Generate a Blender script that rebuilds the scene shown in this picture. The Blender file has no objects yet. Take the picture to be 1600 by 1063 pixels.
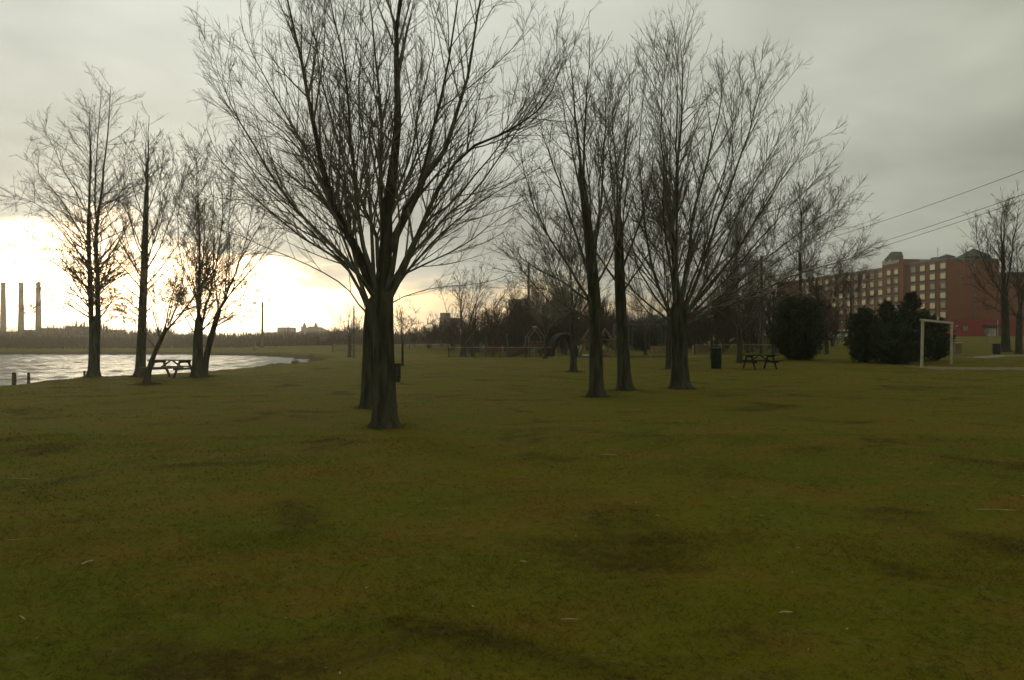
import bpy, bmesh, math, random
import numpy as np
from mathutils import Vector, Matrix

R = math.radians
F = 1215.0            # focal length in photo pixels (1600 wide)
EYE = 1.6
S = bpy.context.scene
COL = S.collection

# ------------------------------------------------------------------ camera
cam = bpy.data.cameras.new('camera'); camo = bpy.data.objects.new('camera', cam); COL.objects.link(camo)
camo.location = (0, 0, EYE); camo.rotation_euler = (R(90), 0, 0)
cam.sensor_width = 36; cam.lens = F / 1600 * 36; cam.clip_end = 9000; cam.clip_start = 0.05
S.camera = camo

# ------------------------------------------------------------------ sky
SUN_AZ, SUN_EL = -25.0, 5.5           # degrees right of the view axis, degrees up
sunv = Vector((math.sin(R(SUN_AZ)) * math.cos(R(SUN_EL)), math.cos(R(SUN_AZ)) * math.cos(R(SUN_EL)), math.sin(R(SUN_EL))))
W = bpy.data.worlds.new('World'); S.world = W; W.use_nodes = True
nt = W.node_tree; nt.nodes.clear()

class NB:
    """tiny helper for node graphs"""
    def __init__(s, nt): s.nt = nt
    def n(s, t, **kw):
        x = s.nt.nodes.new(t)
        for k, v in kw.items(): setattr(x, k, v)
        return x
    def set(s, sock, v):
        if isinstance(v, bpy.types.NodeSocket): s.nt.links.new(v, sock)
        elif isinstance(v, (tuple, list)) and sock.type == 'RGBA' and len(v) == 3: sock.default_value = (*v, 1)
        else: sock.default_value = v
    def m(s, op, a, b=None, c=None, clamp=False):
        x = s.n('ShaderNodeMath', operation=op, use_clamp=clamp)
        for i, v in enumerate((a, b, c)):
            if v is not None: s.set(x.inputs[i], v)
        return x.outputs[0]
    def vm(s, op, a, b=None):
        x = s.n('ShaderNodeVectorMath', operation=op); s.set(x.inputs[0], a)
        if b is not None:
            if op == 'SCALE': s.set(x.inputs['Scale'], b)
            else: s.set(x.inputs[1], b)
        return x.outputs['Value'] if op in ('DOT_PRODUCT', 'LENGTH') else x.outputs[0]
    def noise(s, vec, scale, detail=4, rough=.55, dist=0.0, lac=2.0):
        x = s.n('ShaderNodeTexNoise'); s.set(x.inputs['Vector'], vec); x.inputs['Scale'].default_value = scale
        x.inputs['Detail'].default_value = detail; x.inputs['Roughness'].default_value = rough; x.inputs['Distortion'].default_value = dist
        return x.outputs['Fac']
    def ramp(s, v, a, b, lo=0.0, hi=1.0, kind='SMOOTHSTEP'):
        x = s.n('ShaderNodeMapRange', interpolation_type=kind)
        for i, q in enumerate((v, a, b, lo, hi)): s.set(x.inputs[i], q)
        return x.outputs[0]
    def mix(s, f, a, b, blend='MIX'):
        x = s.n('ShaderNodeMix', data_type='RGBA', blend_type=blend)
        s.set(x.inputs[0], f); s.set(x.inputs[6], a); s.set(x.inputs[7], b)
        return x.outputs[2]

SKYOFF = (2.0, 0.0, 1.0); SKYOFF2 = (4.3, 1.0, 0.0)
b = NB(nt)
tc = b.n('ShaderNodeTexCoord'); D = tc.outputs['Generated']
sep = b.n('ShaderNodeSeparateXYZ'); b.set(sep.inputs[0], D)
z = sep.outputs[2]; zc = b.m('MAXIMUM', z, 0.0)
sky = b.n('ShaderNodeTexSky', sky_type='NISHITA'); sky.sun_disc = False
sky.sun_elevation = R(SUN_EL); sky.sun_rotation = R(SUN_AZ); sky.dust_density = 3.0; sky.air_density = 1.2
# cloud deck seen in perspective
inv = b.m('DIVIDE', 1.0, b.m('ADD', zc, 0.16))
comb = b.n('ShaderNodeCombineXYZ'); b.set(comb.inputs[0], b.m('MULTIPLY', sep.outputs[0], inv)); b.set(comb.inputs[1], b.m('MULTIPLY', sep.outputs[1], inv)); comb.inputs[2].default_value = 3.7
n1 = b.noise(comb.outputs[0], 0.75, 3, .5, .3)
n2 = b.noise(comb.outputs[0], 2.3, 3, .55, .2)
cl = b.m('ADD', b.m('MULTIPLY', n1, .62), b.m('MULTIPLY', n2, .38))
# closeness to the hidden sun
dots = b.vm('DOT_PRODUCT', D, tuple(sunv))
near = b.ramp(dots, 0.30, 1.0)
tone = b.m('MULTIPLY', b.ramp(cl, .34, .66, .74, 1.24, 'LINEAR'), b.ramp(near, 0, 1, .41, .59, 'LINEAR'))
tone = b.m('MULTIPLY', tone, b.ramp(z, .06, .38, .80, 1.14))
veil = b.ramp(dots, math.cos(R(10)), 1.0, 0.0, .15)              # thin cloud lit through near the sun
tone = b.m('ADD', tone, veil)
cloud = b.mix(near, (.965, 1.0, .79), (.975, 1.0, .88))
cloud = b.vm('SCALE', cloud, tone)
# the gap under the deck where the low sun breaks through
hl = b.m('SQRT', b.m('ADD', b.m('MULTIPLY', sep.outputs[0], sep.outputs[0]), b.m('MULTIPLY', sep.outputs[1], sep.outputs[1])))
cosd = b.m('DIVIDE', b.m('ADD', b.m('MULTIPLY', sep.outputs[0], math.sin(R(SUN_AZ))), b.m('MULTIPLY', sep.outputs[1], math.cos(R(SUN_AZ)))), b.m('MAXIMUM', hl, .001))
daz = b.m('ARCCOSINE', b.m('MINIMUM', cosd, .999999))          # radians from the sun's azimuth
q = b.m('DIVIDE', daz, R(12)); bump = b.m('EXPONENT', b.m('MULTIPLY', b.m('MULTIPLY', q, q), -1.0))
top = b.m('ADD', .058, b.m('MULTIPLY', bump, .062))
stretch = b.vm('MULTIPLY', D, (7.0, 7.0, 27.0))
edge = b.m('MULTIPLY', b.m('SUBTRACT', b.noise(b.vm('ADD', stretch, SKYOFF), 1.0, 5, .5, .3), .5), .19)
gap = b.ramp(b.m('ADD', z, edge), b.m('ADD', top, .042), b.m('SUBTRACT', top, .050))
streak = b.ramp(b.noise(b.vm('ADD', b.vm('MULTIPLY', D, (5.5, 5.5, 34.0)), SKYOFF2), 1.0, 4, .5, .4), .47, .66)
gap = b.m('MULTIPLY', gap, b.m('SUBTRACT', 1.0, b.m('MULTIPLY', streak, b.ramp(z, .03, .09, .25, .80))))
q2 = b.m('DIVIDE', daz, R(14)); fall = b.m('EXPONENT', b.m('MULTIPLY', b.m('MULTIPLY', q2, q2), -1.0))
glow = b.m('ADD', .48, b.m('MULTIPLY', fall, 2.9))
gcol = b.vm('SCALE', b.mix(fall, (1.0, .90, .64), (1.0, .98, .90)), glow)
gcol = b.vm('ADD', gcol, b.vm('SCALE', sky.outputs[0], 0.10))
wide = b.ramp(daz, R(30), R(58), 1.0, 0.12)
out = b.mix(b.m('MULTIPLY', gap, wide), cloud, gcol)
bg = b.n('ShaderNodeBackground'); b.set(bg.inputs[0], out); bg.inputs[1].default_value = 1.0
wo = b.n('ShaderNodeOutputWorld'); nt.links.new(bg.outputs[0], wo.inputs[0])
W.cycles.sampling_method = 'MANUAL'; W.cycles.sample_map_resolution = 1024

# ------------------------------------------------------------------ sun, veiled by the cloud
sl = bpy.data.lights.new('sun', 'SUN'); slo = bpy.data.objects.new('sun', sl); COL.objects.link(slo)
sl.energy = 0.6; sl.angle = R(14); sl.color = (1.0, .86, .6)
slo.rotation_euler = (-sunv).to_track_quat('-Z', 'Y').to_euler()

S.view_settings.view_transform = 'Standard'; S.view_settings.look = 'None'; S.view_settings.gamma = 1.0
S.view_settings.exposure = 0.0; S.view_settings.use_curve_mapping = False
S.render.engine = 'CYCLES'
c = S.cycles
c.use_denoising = True; c.max_bounces = 4; c.diffuse_bounces = 1; c.glossy_bounces = 2; c.transparent_max_bounces = 8; c.volume_bounces = 0
c.use_adaptive_sampling = True; c.adaptive_threshold = 0.03; c.use_light_tree = False; c.volume_step_rate = 4
c.caustics_reflective = False; c.caustics_refractive = False

# ================================================================== helpers
def at(px, py, d): return np.array(((px - 800) / F * d, d, EYE - (py - 530) / F * d))
def smooth(a, bb, x):
    t = np.clip((x - a) / (bb - a), 0, 1); return t * t * (3 - 2 * t)

def tag(o, label=None, cat=None, group=None, kind=None):
    for k, v in (('label', label), ('category', cat), ('group', group), ('kind', kind)):
        if v: o[k] = v
    return o
def empty(name, loc, rz=0.0, label=None, cat=None, group=None):
    o = bpy.data.objects.new(name, None); COL.objects.link(o); o.location = loc; o.rotation_euler = (0, 0, rz)
    o.empty_display_size = .2
    return tag(o, label, cat, group)
def link(name, me, mat, parent=None):
    o = bpy.data.objects.new(name, me); COL.objects.link(o)
    if mat is not None and not me.materials: me.materials.append(mat)
    if parent is not None: o.parent = parent
    return o
def copy_tree(o, parent=None):
    k = o.copy(); COL.objects.link(k); k.parent = parent
    for ch in o.children: copy_tree(ch, k)
    return k

def np_mesh(name, V, faces, smooth_shade=False):
    """faces: list of (m,k) index arrays"""
    me = bpy.data.meshes.new(name)
    V = np.asarray(V, dtype=np.float32).reshape(-1, 3)
    me.vertices.add(len(V)); me.vertices.foreach_set('co', V.ravel())
    idx = np.concatenate([f.ravel() for f in faces]).astype(np.int32)
    tot = np.concatenate([np.full(len(f), f.shape[1]) for f in faces]).astype(np.int32)
    st = np.concatenate(([0], np.cumsum(tot)[:-1])).astype(np.int32)
    me.loops.add(len(idx)); me.loops.foreach_set('vertex_index', idx)
    me.polygons.add(len(tot)); me.polygons.foreach_set('loop_start', st)
    if smooth_shade: me.polygons.foreach_set('use_smooth', np.ones(len(tot), dtype=bool))
    me.update(calc_edges=True); me.validate()
    return me

def tubes(P, Rad, k, cap=False):
    """P (N,n,3), Rad (N,n) -> verts, quads"""
    N, n, _ = P.shape
    T = np.empty_like(P); T[:, 1:-1] = P[:, 2:] - P[:, :-2]; T[:, 0] = P[:, 1] - P[:, 0]; T[:, -1] = P[:, -1] - P[:, -2]
    T /= np.maximum(np.linalg.norm(T, axis=2, keepdims=True), 1e-9)
    mean = P[:, -1] - P[:, 0]; mean /= np.maximum(np.linalg.norm(mean, axis=1, keepdims=True), 1e-9)
    ref = np.where(np.abs(mean[:, 1:2]) < .8, np.array([[0, 1., 0]]), np.array([[1., 0, 0]]))
    U = np.cross(T, ref[:, None, :]); U /= np.maximum(np.linalg.norm(U, axis=2, keepdims=True), 1e-9)
    Vv = np.cross(T, U)
    a = np.arange(k) / k * 2 * np.pi
    ring = P[:, :, None, :] + Rad[:, :, None, None] * (np.cos(a)[None, None, :, None] * U[:, :, None, :] + np.sin(a)[None, None, :, None] * Vv[:, :, None, :])
    verts = ring.reshape(-1, 3)
    base = (np.arange(N) * n * k)[:, None, None] + (np.arange(n - 1) * k)[None, :, None]
    i = np.arange(k)[None, None, :]; j = (np.arange(k) + 1) % k; j = j[None, None, :]
    quads = np.stack([base + i, base + j, base + j + k, base + i + k], axis=-1).reshape(-1, 4)
    return verts, quads

def merge(parts):
    V, Fs, off = [], [], 0
    for v, f in parts:
        V.append(v); Fs.append(f + off); off += len(v)
    return np.concatenate(V), Fs

def bm_obj(name, fn, mat, parent=None, bevel=0.0, smooth_shade=False):
    bm = bmesh.new(); fn(bm)
    if bevel: bmesh.ops.bevel(bm, geom=list(bm.edges), offset=bevel, segments=1, affect='EDGES')
    bmesh.ops.recalc_face_normals(bm, faces=list(bm.faces))
    me = bpy.data.meshes.new(name); bm.to_mesh(me); bm.free()
    if smooth_shade:
        for p in me.polygons: p.use_smooth = True
    return link(name, me, mat, parent)
def box(bm, cx, cy, cz, sx, sy, sz, rot=None):
    M = Matrix.Translation((cx, cy, cz))
    if rot is not None: M = M @ rot
    bmesh.ops.create_cube(bm, size=1, matrix=M @ Matrix.Diagonal((sx, sy, sz, 1)))
def bar(bm, p, q, w, h=None):
    p, q = Vector(p), Vector(q); d = q - p; h = h or w
    M = Matrix.Translation((p + q) / 2) @ d.to_track_quat('Z', 'Y').to_matrix().to_4x4()
    bmesh.ops.create_cube(bm, size=1, matrix=M @ Matrix.Diagonal((w, h, d.length, 1)))
def rod(bm, p, q, r1, r2=None, seg=10):
    p, q = Vector(p), Vector(q); d = q - p; r2 = r1 if r2 is None else r2
    M = Matrix.Translation((p + q) / 2) @ d.to_track_quat('Z', 'Y').to_matrix().to_4x4()
    bmesh.ops.create_cone(bm, cap_ends=True, segments=seg, radius1=r1, radius2=r2, depth=d.length, matrix=M)
def poly_prism(bm, pts2, z0, z1):
    lo = [bm.verts.new((x, y, z0)) for x, y in pts2]; hi = [bm.verts.new((x, y, z1)) for x, y in pts2]
    n = len(pts2); bm.faces.new(lo); bm.faces.new(hi)
    for i in range(n): bm.faces.new((lo[i], lo[(i + 1) % n], hi[(i + 1) % n], hi[i]))

# ================================================================== materials
def material(name, col, rough=.85, col2=None, scale=3.0, stretch=(1, 1, 1), bump=0.0, bscale=None, metallic=0.0, spec=.3, coord='Object', contrast=(.35, .65)):
    m = bpy.data.materials.new(name); m.use_nodes = True
    bb = NB(m.node_tree); p = m.node_tree.nodes['Principled BSDF']
    p.inputs['Roughness'].default_value = rough; p.inputs['Metallic'].default_value = metallic; p.inputs['Specular IOR Level'].default_value = spec
    t = bb.n('ShaderNodeTexCoord'); v = bb.vm('MULTIPLY', t.outputs[coord], stretch)
    f = bb.noise(v, scale, 5, .6)
    c2 = col2 or tuple(x * .6 for x in col)
    bb.set(p.inputs['Base Color'], bb.mix(bb.ramp(f, *contrast), c2, col))
    if bump:
        bp = bb.n('ShaderNodeBump'); bp.inputs['Strength'].default_value = bump; bp.inputs['Distance'].default_value = .02
        bb.set(bp.inputs['Height'], bb.noise(v, bscale or scale * 3, 6, .65)); bb.set(p.inputs['Normal'], bp.outputs[0])
    return m

M = {}
M['bark'] = material('bark', (.074, .071, .047), .95, (.029, .028, .018), 9, (1, 1, .16), 1.0, 22, spec=.1)
M['bark_grey'] = material('bark_grey', (.105, .10, .072), .95, (.045, .042, .03), 9, (1, 1, .2), .9, 22, spec=.1)
M['limb_bark'] = material('limb_bark', (.13, .13, .097), .95, (.062, .062, .045), 8, (1, 1, .3), .6, 22, spec=.1)
M['twig'] = material('twig', (.25, .23, .18), .9, (.16, .145, .11), 4, spec=.1)
M['twig_red'] = material('twig_red', (.085, .056, .032), .9, (.050, .034, .020), 2, spec=.1)
M['needles'] = material('needles', (.048, .066, .022), .7, (.020, .030, .011), 1.4, spec=.2)
M['dead_leaf'] = material('dead_leaf', (.16, .09, .035), .8, (.08, .05, .02), 4, spec=.1)
M['wood_grey'] = material('wood_grey', (.15, .14, .11), .85, (.08, .075, .06), 6, (1, 12, 12), .4, spec=.2)
M['wood_green'] = material('wood_green', (.026, .032, .021), .95, (.014, .018, .012), 6, (1, 12, 12), .4, spec=.06)
M['wood_tan'] = material('wood_tan', (.19, .145, .075), .8, (.12, .09, .045), 5, spec=.2)
M['white_paint'] = material('white_paint', (.62, .60, .50), .5, (.45, .43, .35), 3, spec=.4)
M['goal_paint'] = material('goal_paint', (.44, .42, .30), .6, (.32, .30, .21), 2.5, spec=.3)
M['pale_paint'] = material('pale_paint', (.55, .52, .42), .6, (.40, .37, .29), 2, spec=.3)
M['steel'] = material('steel', (.30, .30, .27), .45, (.2, .2, .18), 5, metallic=.6)
M['iron'] = material('iron', (.035, .045, .035), .6, (.02, .025, .02), 5, spec=.3)
M['bin_green'] = material('bin_green', (.020, .034, .022), .9, (.012, .021, .014), 4, spec=.08)
M['bin_dark'] = material('bin_dark', (.030, .032, .026), .7, (.018, .02, .016), 4, spec=.3)
M['teal'] = material('teal', (.05, .10, .085), .5, (.03, .06, .055), 4)
M['red'] = material('red', (.17, .055, .035), .7, (.10, .035, .02), 4)
M['blackp'] = material('black_plastic', (.012, .013, .010), .6, (.006, .006, .006), 4)
M['concrete'] = material('concrete', (.24, .22, .18), .9, (.16, .15, .12), 3, bump=.2)
M['stone'] = material('stone', (.16, .15, .12), .9, (.08, .075, .06), 4, bump=.5)
M['tan_block'] = material('tan_block', (.30, .20, .10), .9, (.20, .13, .07), 6)
M['roof_dark'] = material('roof_dark', (.060, .055, .045), .8, (.04, .036, .03), 2)
M['brick_far'] = material('brick_far', (.14, .10, .075), .9, (.10, .075, .055), 1)
M['stack'] = material('stack', (.12, .10, .075), .9, (.08, .07, .05), .3)
M['rubber'] = material('rubber', (.012, .012, .012), .8)
M['straw'] = material('straw', (.40, .33, .18), .8, (.28, .22, .11), 8)
M['wire'] = material('wire', (.03, .03, .028), .6)
M['wood_pole'] = material('wood_pole', (.11, .095, .07), .9, (.07, .06, .045), 5, (1, 1, .1), .4)
M['glass_dark'] = material('glass_dark', (.02, .022, .02), .08, (.015, .016, .015), 1, spec=.8)
M['curtain'] = material('curtain', (.62, .53, .27), .35, (.48, .38, .18), .9, coord='Generated', spec=.7)
M['curtain_pale'] = material('curtain_pale', (.80, .76, .56), .3, (.7, .65, .45), .9, spec=.8)
M['curtain_dim'] = material('curtain_dim', (.22, .19, .10), .3, (.12, .11, .06), 1.5, spec=.7)
M['frame'] = material('frame', (.10, .085, .05), .7)
M['spandrel'] = material('spandrel', (.22, .21, .17), .8)
M['red_paint'] = material('red_paint', (.30, .020, .010), .75, (.22, .016, .008), .4)
M['lampmat'] = material('lamp_head', (.35, .34, .30), .5)

def brick_mat():
    m = bpy.data.materials.new('hotel_brick'); m.use_nodes = True
    bb = NB(m.node_tree); p = m.node_tree.nodes['Principled BSDF']; p.inputs['Roughness'].default_value = .9; p.inputs['Specular IOR Level'].default_value = .15
    t = bb.n('ShaderNodeTexCoord')
    f = bb.noise(t.outputs['Object'], .12, 4, .6); f2 = bb.noise(bb.vm('MULTIPLY', t.outputs['Object'], (1, 1, 3)), 1.7, 3, .7)
    c1 = bb.mix(bb.ramp(f, .35, .65), (.205, .060, .018), (.255, .080, .026))
    bb.set(p.inputs['Base Color'], bb.mix(bb.ramp(f2, .4, .7), c1, (.155, .050, .018)))
    return m
M['hotel_brick'] = brick_mat()

def lawn_color(bb, v, blade=False):
    """patchy spring lawn: green, olive and dead brown areas"""
    big = bb.noise(v, .16, 3, .55, .3); mid = bb.noise(bb.vm('MULTIPLY', v, (1, 1.7, 1)), .62, 4, .6, .5); fine = bb.noise(v, 5.0, 4, .7); vf = bb.noise(v, 42.0, 3, .75)
    green, olive, brown, dark = (.094, .100, .0052), (.122, .108, .0068), (.136, .098, .0092), (.050, .040, .005)
    c1 = bb.mix(bb.ramp(big, .40, .62), green, olive)
    c1 = bb.mix(bb.ramp(mid, .44, .62), c1, brown)
    c1 = bb.mix(bb.m('MULTIPLY', bb.ramp(bb.noise(bb.vm('ADD', v, (31.3, 7.7, 0)), .55, 4, .6, .6), .52, .70), bb.ramp(fine, .30, .58, .25, 1.0)), c1, dark)
    c1 = bb.mix(bb.m('MULTIPLY', bb.ramp(fine, .5, .78), .55), c1, (.17, .135, .038))
    c1 = bb.mix(bb.m('MULTIPLY', bb.ramp(bb.noise(v, 13.0, 3, .7), .46, .30), .55), c1, (.040, .034, .008))
    c1 = bb.mix(bb.m('MULTIPLY', bb.ramp(vf, .45, .75), (.30 if not blade else .15)), c1, (.045, .042, .010))
    return c1, fine, vf
def lawn_mat():
    m = bpy.data.materials.new('lawn'); m.use_nodes = True
    bb = NB(m.node_tree); p = m.node_tree.nodes['Principled BSDF']; p.inputs['Roughness'].default_value = 1.0; p.inputs['Specular IOR Level'].default_value = .05
    g = bb.n('ShaderNodeNewGeometry'); v = g.outputs['Position']
    c1, fine, vf = lawn_color(bb, v)
    # mud of the bank and lake bed, below the turf line
    s = bb.n('ShaderNodeSeparateXYZ'); bb.set(s.inputs[0], v)
    c1 = bb.mix(bb.ramp(bb.m('ADD', s.outputs[2], bb.m('MULTIPLY', bb.m('SUBTRACT', fine, .5), .3)), -.12, -.30), c1, (.055, .048, .030))
    bb.set(p.inputs['Base Color'], c1)
    bp = bb.n('ShaderNodeBump'); bp.inputs['Strength'].default_value = .8; bp.inputs['Distance'].default_value = .03
    bb.set(bp.inputs['Height'], bb.m('ADD', bb.m('MULTIPLY', fine, .6), bb.m('MULTIPLY', vf, .5))); bb.set(p.inputs['Normal'], bp.outputs[0])
    return m
M['lawn'] = lawn_mat()
def blade_mat():
    m = bpy.data.materials.new('grass_blade'); m.use_nodes = True
    bb = NB(m.node_tree); p = m.node_tree.nodes['Principled BSDF']; p.inputs['Roughness'].default_value = .8; p.inputs['Specular IOR Level'].default_value = .08
    g = bb.n('ShaderNodeNewGeometry'); c1, _, _ = lawn_color(bb, g.outputs['Position'], True)
    ri = bb.n('ShaderNodeNewGeometry').outputs['Random Per Island']
    c1 = bb.mix(bb.ramp(ri, .80, .97), c1, (.17, .125, .040))
    c1 = bb.mix(bb.ramp(ri, .30, .0, 0.0, .6), c1, (.030, .036, .004))
    bb.set(p.inputs['Base Color'], c1)
    tr = bb.n('ShaderNodeBsdfTranslucent'); bb.set(tr.inputs[0], c1); mx = bb.n('ShaderNodeMixShader'); mx.inputs[0].default_value = .45
    nt_ = m.node_tree; nt_.links.new(p.outputs[0], mx.inputs[1]); nt_.links.new(tr.outputs[0], mx.inputs[2]); nt_.links.new(mx.outputs[0], nt_.nodes['Material Output'].inputs['Surface'])
    return m
M['blade'] = blade_mat()
def water_mat():
    m = bpy.data.materials.new('water'); m.use_nodes = True
    bb = NB(m.node_tree); p = m.node_tree.nodes['Principled BSDF']
    t = bb.n('ShaderNodeNewGeometry').outputs['Position']
    h = bb.m('ADD', bb.m('MULTIPLY', bb.noise(bb.vm('MULTIPLY', t, (.7, 2.4, 1)), 1.0, 4, .6, .4), 1.0), bb.m('MULTIPLY', bb.noise(bb.vm('MULTIPLY', t, (.05, .12, 1)), 1.0, 2, .5), 1.5))
    bp = bb.n('ShaderNodeBump'); bp.inputs['Strength'].default_value = .8; bp.inputs['Distance'].default_value = .25
    bb.set(bp.inputs['Height'], h)
    # murky water body under a wind-roughened surface: waves hide each other, so it never mirrors fully
    df = bb.n('ShaderNodeBsdfDiffuse'); df.inputs[0].default_value = (.085, .080, .055, 1); bb.set(df.inputs['Normal'], bp.outputs[0])
    gl = bb.n('ShaderNodeBsdfGlossy'); gl.inputs['Color'].default_value = (1, 1, 1, 1); gl.inputs['Roughness'].default_value = .28; bb.set(gl.inputs['Normal'], bp.outputs[0])
    fr = bb.n('ShaderNodeFresnel'); fr.inputs[0].default_value = 1.33; bb.set(fr.inputs['Normal'], bp.outputs[0])
    mx = bb.n('ShaderNodeMixShader'); bb.set(mx.inputs[0], bb.ramp(fr.outputs[0], 0, 1, .02, .50, 'LINEAR'))
    k_ = m.node_tree; k_.links.new(df.outputs[0], mx.inputs[1]); k_.links.new(gl.outputs[0], mx.inputs[2]); k_.links.new(mx.outputs[0], k_.nodes['Material Output'].inputs['Surface'])
    k_.nodes.remove(p)
    return m
M['water'] = water_mat()

# ================================================================== ground and lake
LAKE = np.array([(-17.2, 70), (-16.3, 60), (-16.7, 48), (-17.3, 41), (-17.9, 37.6), (-19.6, 35.2), (-20.0, 32), (-19.3, 29), (-19.8, 25), (-21.5, 19), (-26, 8), (-36, -10),
                 (-62, -45), (-500, -45), (-500, 119), (-140, 118), (-76, 116), (-48, 115), (-34, 106), (-28, 97), (-22, 84)], dtype=float)
WATER_Z = -0.6
def lake_sd(x, y):
    x = np.asarray(x, float); y = np.asarray(y, float)
    d = np.full(x.shape, 1e9); inside = np.zeros(x.shape, bool)
    n = len(LAKE)
    for i in range(n):
        a, e = LAKE[i], LAKE[(i + 1) % n]; ex, ey = e - a
        t = np.clip(((x - a[0]) * ex + (y - a[1]) * ey) / (ex * ex + ey * ey), 0, 1)
        d = np.minimum(d, np.hypot(x - a[0] - t * ex, y - a[1] - t * ey))
        cond = ((a[1] > y) != (e[1] > y)) & (x < ex * (y - a[1]) / (ey if ey else 1e-9) + a[0])
        inside ^= cond
    return np.where(inside, -d, d)
def gz(x, y):
    x = np.asarray(x, float); y = np.asarray(y, float)
    s = lake_sd(x, y) + .25 * np.sin(x * 1.7 + y * 2.3) + .15 * np.sin(3.1 * y - x)
    h = .035 * np.sin(x * .55 + 1.3 * np.sin(y * .31)) * np.cos(y * .43 + .6 * np.sin(x * .37)) + .018 * np.sin(x * 1.31 + y * .9) * np.sin(y * 1.17 - .4)
    h = h * smooth(0, 4, s)
    t = np.clip((y - 48) / 172, 0, 1.15); h = h + 2.55 * (t ** 1.05) * smooth(-2, 42, x)
    h = h + .75 * smooth(0, 16, s) * smooth(84, 104, y) * smooth(5, -12, x)
    bank = -.62 * (1 - smooth(-.25, 1.5, s)) - 1.0 * smooth(0, 6, -s)
    return h + bank
def gz1(x, y): return float(gz(np.array([x]), np.array([y]))[0])
def spread(lo, hi, step, grow, end):
    core = list(np.arange(lo, hi + 1e-6, step)); s = step; v = hi
    up = []
    while v < end[1]: s *= grow; v += s; up.append(v)
    s = step; v = lo; dn = []
    while v > end[0]: s *= grow; v -= s; dn.append(v)
    return np.array(dn[::-1] + core + up)
gx = spread(-34, 40, .65, 1.14, (-900, 900)); gy = spread(1.0, 112, .65, 1.14, (-150, 1200))
GX, GY = np.meshgrid(gx, gy); GZ = gz(GX, GY)
nx, ny = len(gx), len(gy)
I = (np.arange(ny - 1)[:, None] * nx + np.arange(nx - 1)[None, :])
gme = np_mesh('ground', np.stack([GX, GY, GZ], -1), [np.stack([I, I + 1, I + nx + 1, I + nx], -1).reshape(-1, 4)], True)
tag(link('ground', gme, M['lawn']), 'patchy olive and brown park lawn', None, None, 'structure')
wx = spread(-82, -15, .42, 1.2, (-495, -15)); wx[0] = -495; wy = spread(24, 119, .42, 1.25, (-45, 119)); wy = wy[wy <= 119.2]; wy[0] = -45
WX, WY = np.meshgrid(wx, wy); WZ = np.full(WX.shape, WATER_Z); rw_ = np.random.default_rng(8)
for k_ in range(14):                                       # small wind waves
    lam = rw_.uniform(1.3, 3.2); th = R(80) + rw_.normal() * .55; kk = 6.283 / lam
    WZ +=   .0075 * lam * np.sin(kk * (np.cos(th) * WX + np.sin(th) * WY) + rw_.random() * 6.28 + .6 * np.sin(WX * .21 + k_) + .5 * np.sin(WY * .17 - k_)) * (1 + .5 * np.sin(WX * .05 + WY * .09 + k_))
WZ = WATER_Z + (WZ - WATER_Z) * smooth(-100, -82, WX) * smooth(18, 24, WY)
wI = np.arange(len(wy) - 1)[:, None] * len(wx) + np.arange(len(wx) - 1)[None, :]
wm = np_mesh('lake', np.stack([WX, WY, WZ], -1), [np.stack([wI, wI + 1, wI + len(wx) + 1, wI + len(wx)], -1).reshape(-1, 4)], True)
tag(link('lake', wm, M['water']), 'rippled lake reflecting the bright low sky', None, None, 'structure')

def strip(name, pts, width, mat, label, dz=.012):
    pts = np.array(pts, float); seg = []
    for i in range(len(pts) - 1):
        for t in np.linspace(0, 1, 24, endpoint=False): seg.append(pts[i] * (1 - t) + pts[i + 1] * t)
    seg.append(pts[-1]); seg = np.array(seg)
    T = np.gradient(seg, axis=0); T /= np.linalg.norm(T, axis=1, keepdims=True); Nn = np.stack([-T[:, 1], T[:, 0]], 1)
    rows = []
    for w in np.linspace(-.5, .5, 7):
        wob = 1 + .18 * np.sin(np.arange(len(seg)) * 1.9) * (abs(w) > .4)
        q_ = seg + Nn * (w * width * wob)[:, None]
        rows.append(np.stack([q_[:, 0], q_[:, 1], gz(q_[:, 0], q_[:, 1]) + dz + .02 * (1 - abs(2 * w))], 1))
    A = np.stack(rows, 1); n, k = A.shape[:2]
    i = np.arange(n - 1)[:, None] * k + np.arange(k - 1)[None, :]
    o = link(name, np_mesh(name, A, [np.stack([i, i + 1, i + k + 1, i + k], -1).reshape(-1, 4)], True), mat)
    return tag(o, label, None, None, 'structure')
M['dirt'] = material('dirt', (.185, .130, .062), .95, (.115, .085, .038), 1.4, bump=.3, coord='Object')
strip('dirt_path', [(22.6, 43.9), (30, 43.6), (44, 43.0), (70, 42)], 5.2, M['dirt'], 'worn brown dirt strip beside the goal')
strip('paved_path', [(37, 62.5), (43, 66.5), (52, 69.0), (64, 69.5), (95, 66)], 1.7, M['concrete'], 'pale paved path crossing the grass below the brick hotel')
strip('playground_edge_path', [(3.5, 70.3), (12, 69.8), (19.5, 70.2)], .8, M['concrete'], 'thin pale path in front of the playground')

# ================================================================== trees
def catmull(pts, n):
    pts = np.array(pts, float); P = np.vstack([2 * pts[0] - pts[1], pts, 2 * pts[-1] - pts[-2]])
    out = []
    m = len(pts) - 1
    for u in np.linspace(0, m, n):
        i = min(int(u), m - 1); t = u - i; p0, p1, p2, p3 = P[i], P[i + 1], P[i + 2], P[i + 3]
        out.append(.5 * ((2 * p1) + (-p0 + p2) * t + (2 * p0 - 5 * p1 + 4 * p2 - p3) * t * t + (-p0 + 3 * p1 - 3 * p2 + p3) * t ** 3))
    return np.array(out)

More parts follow.
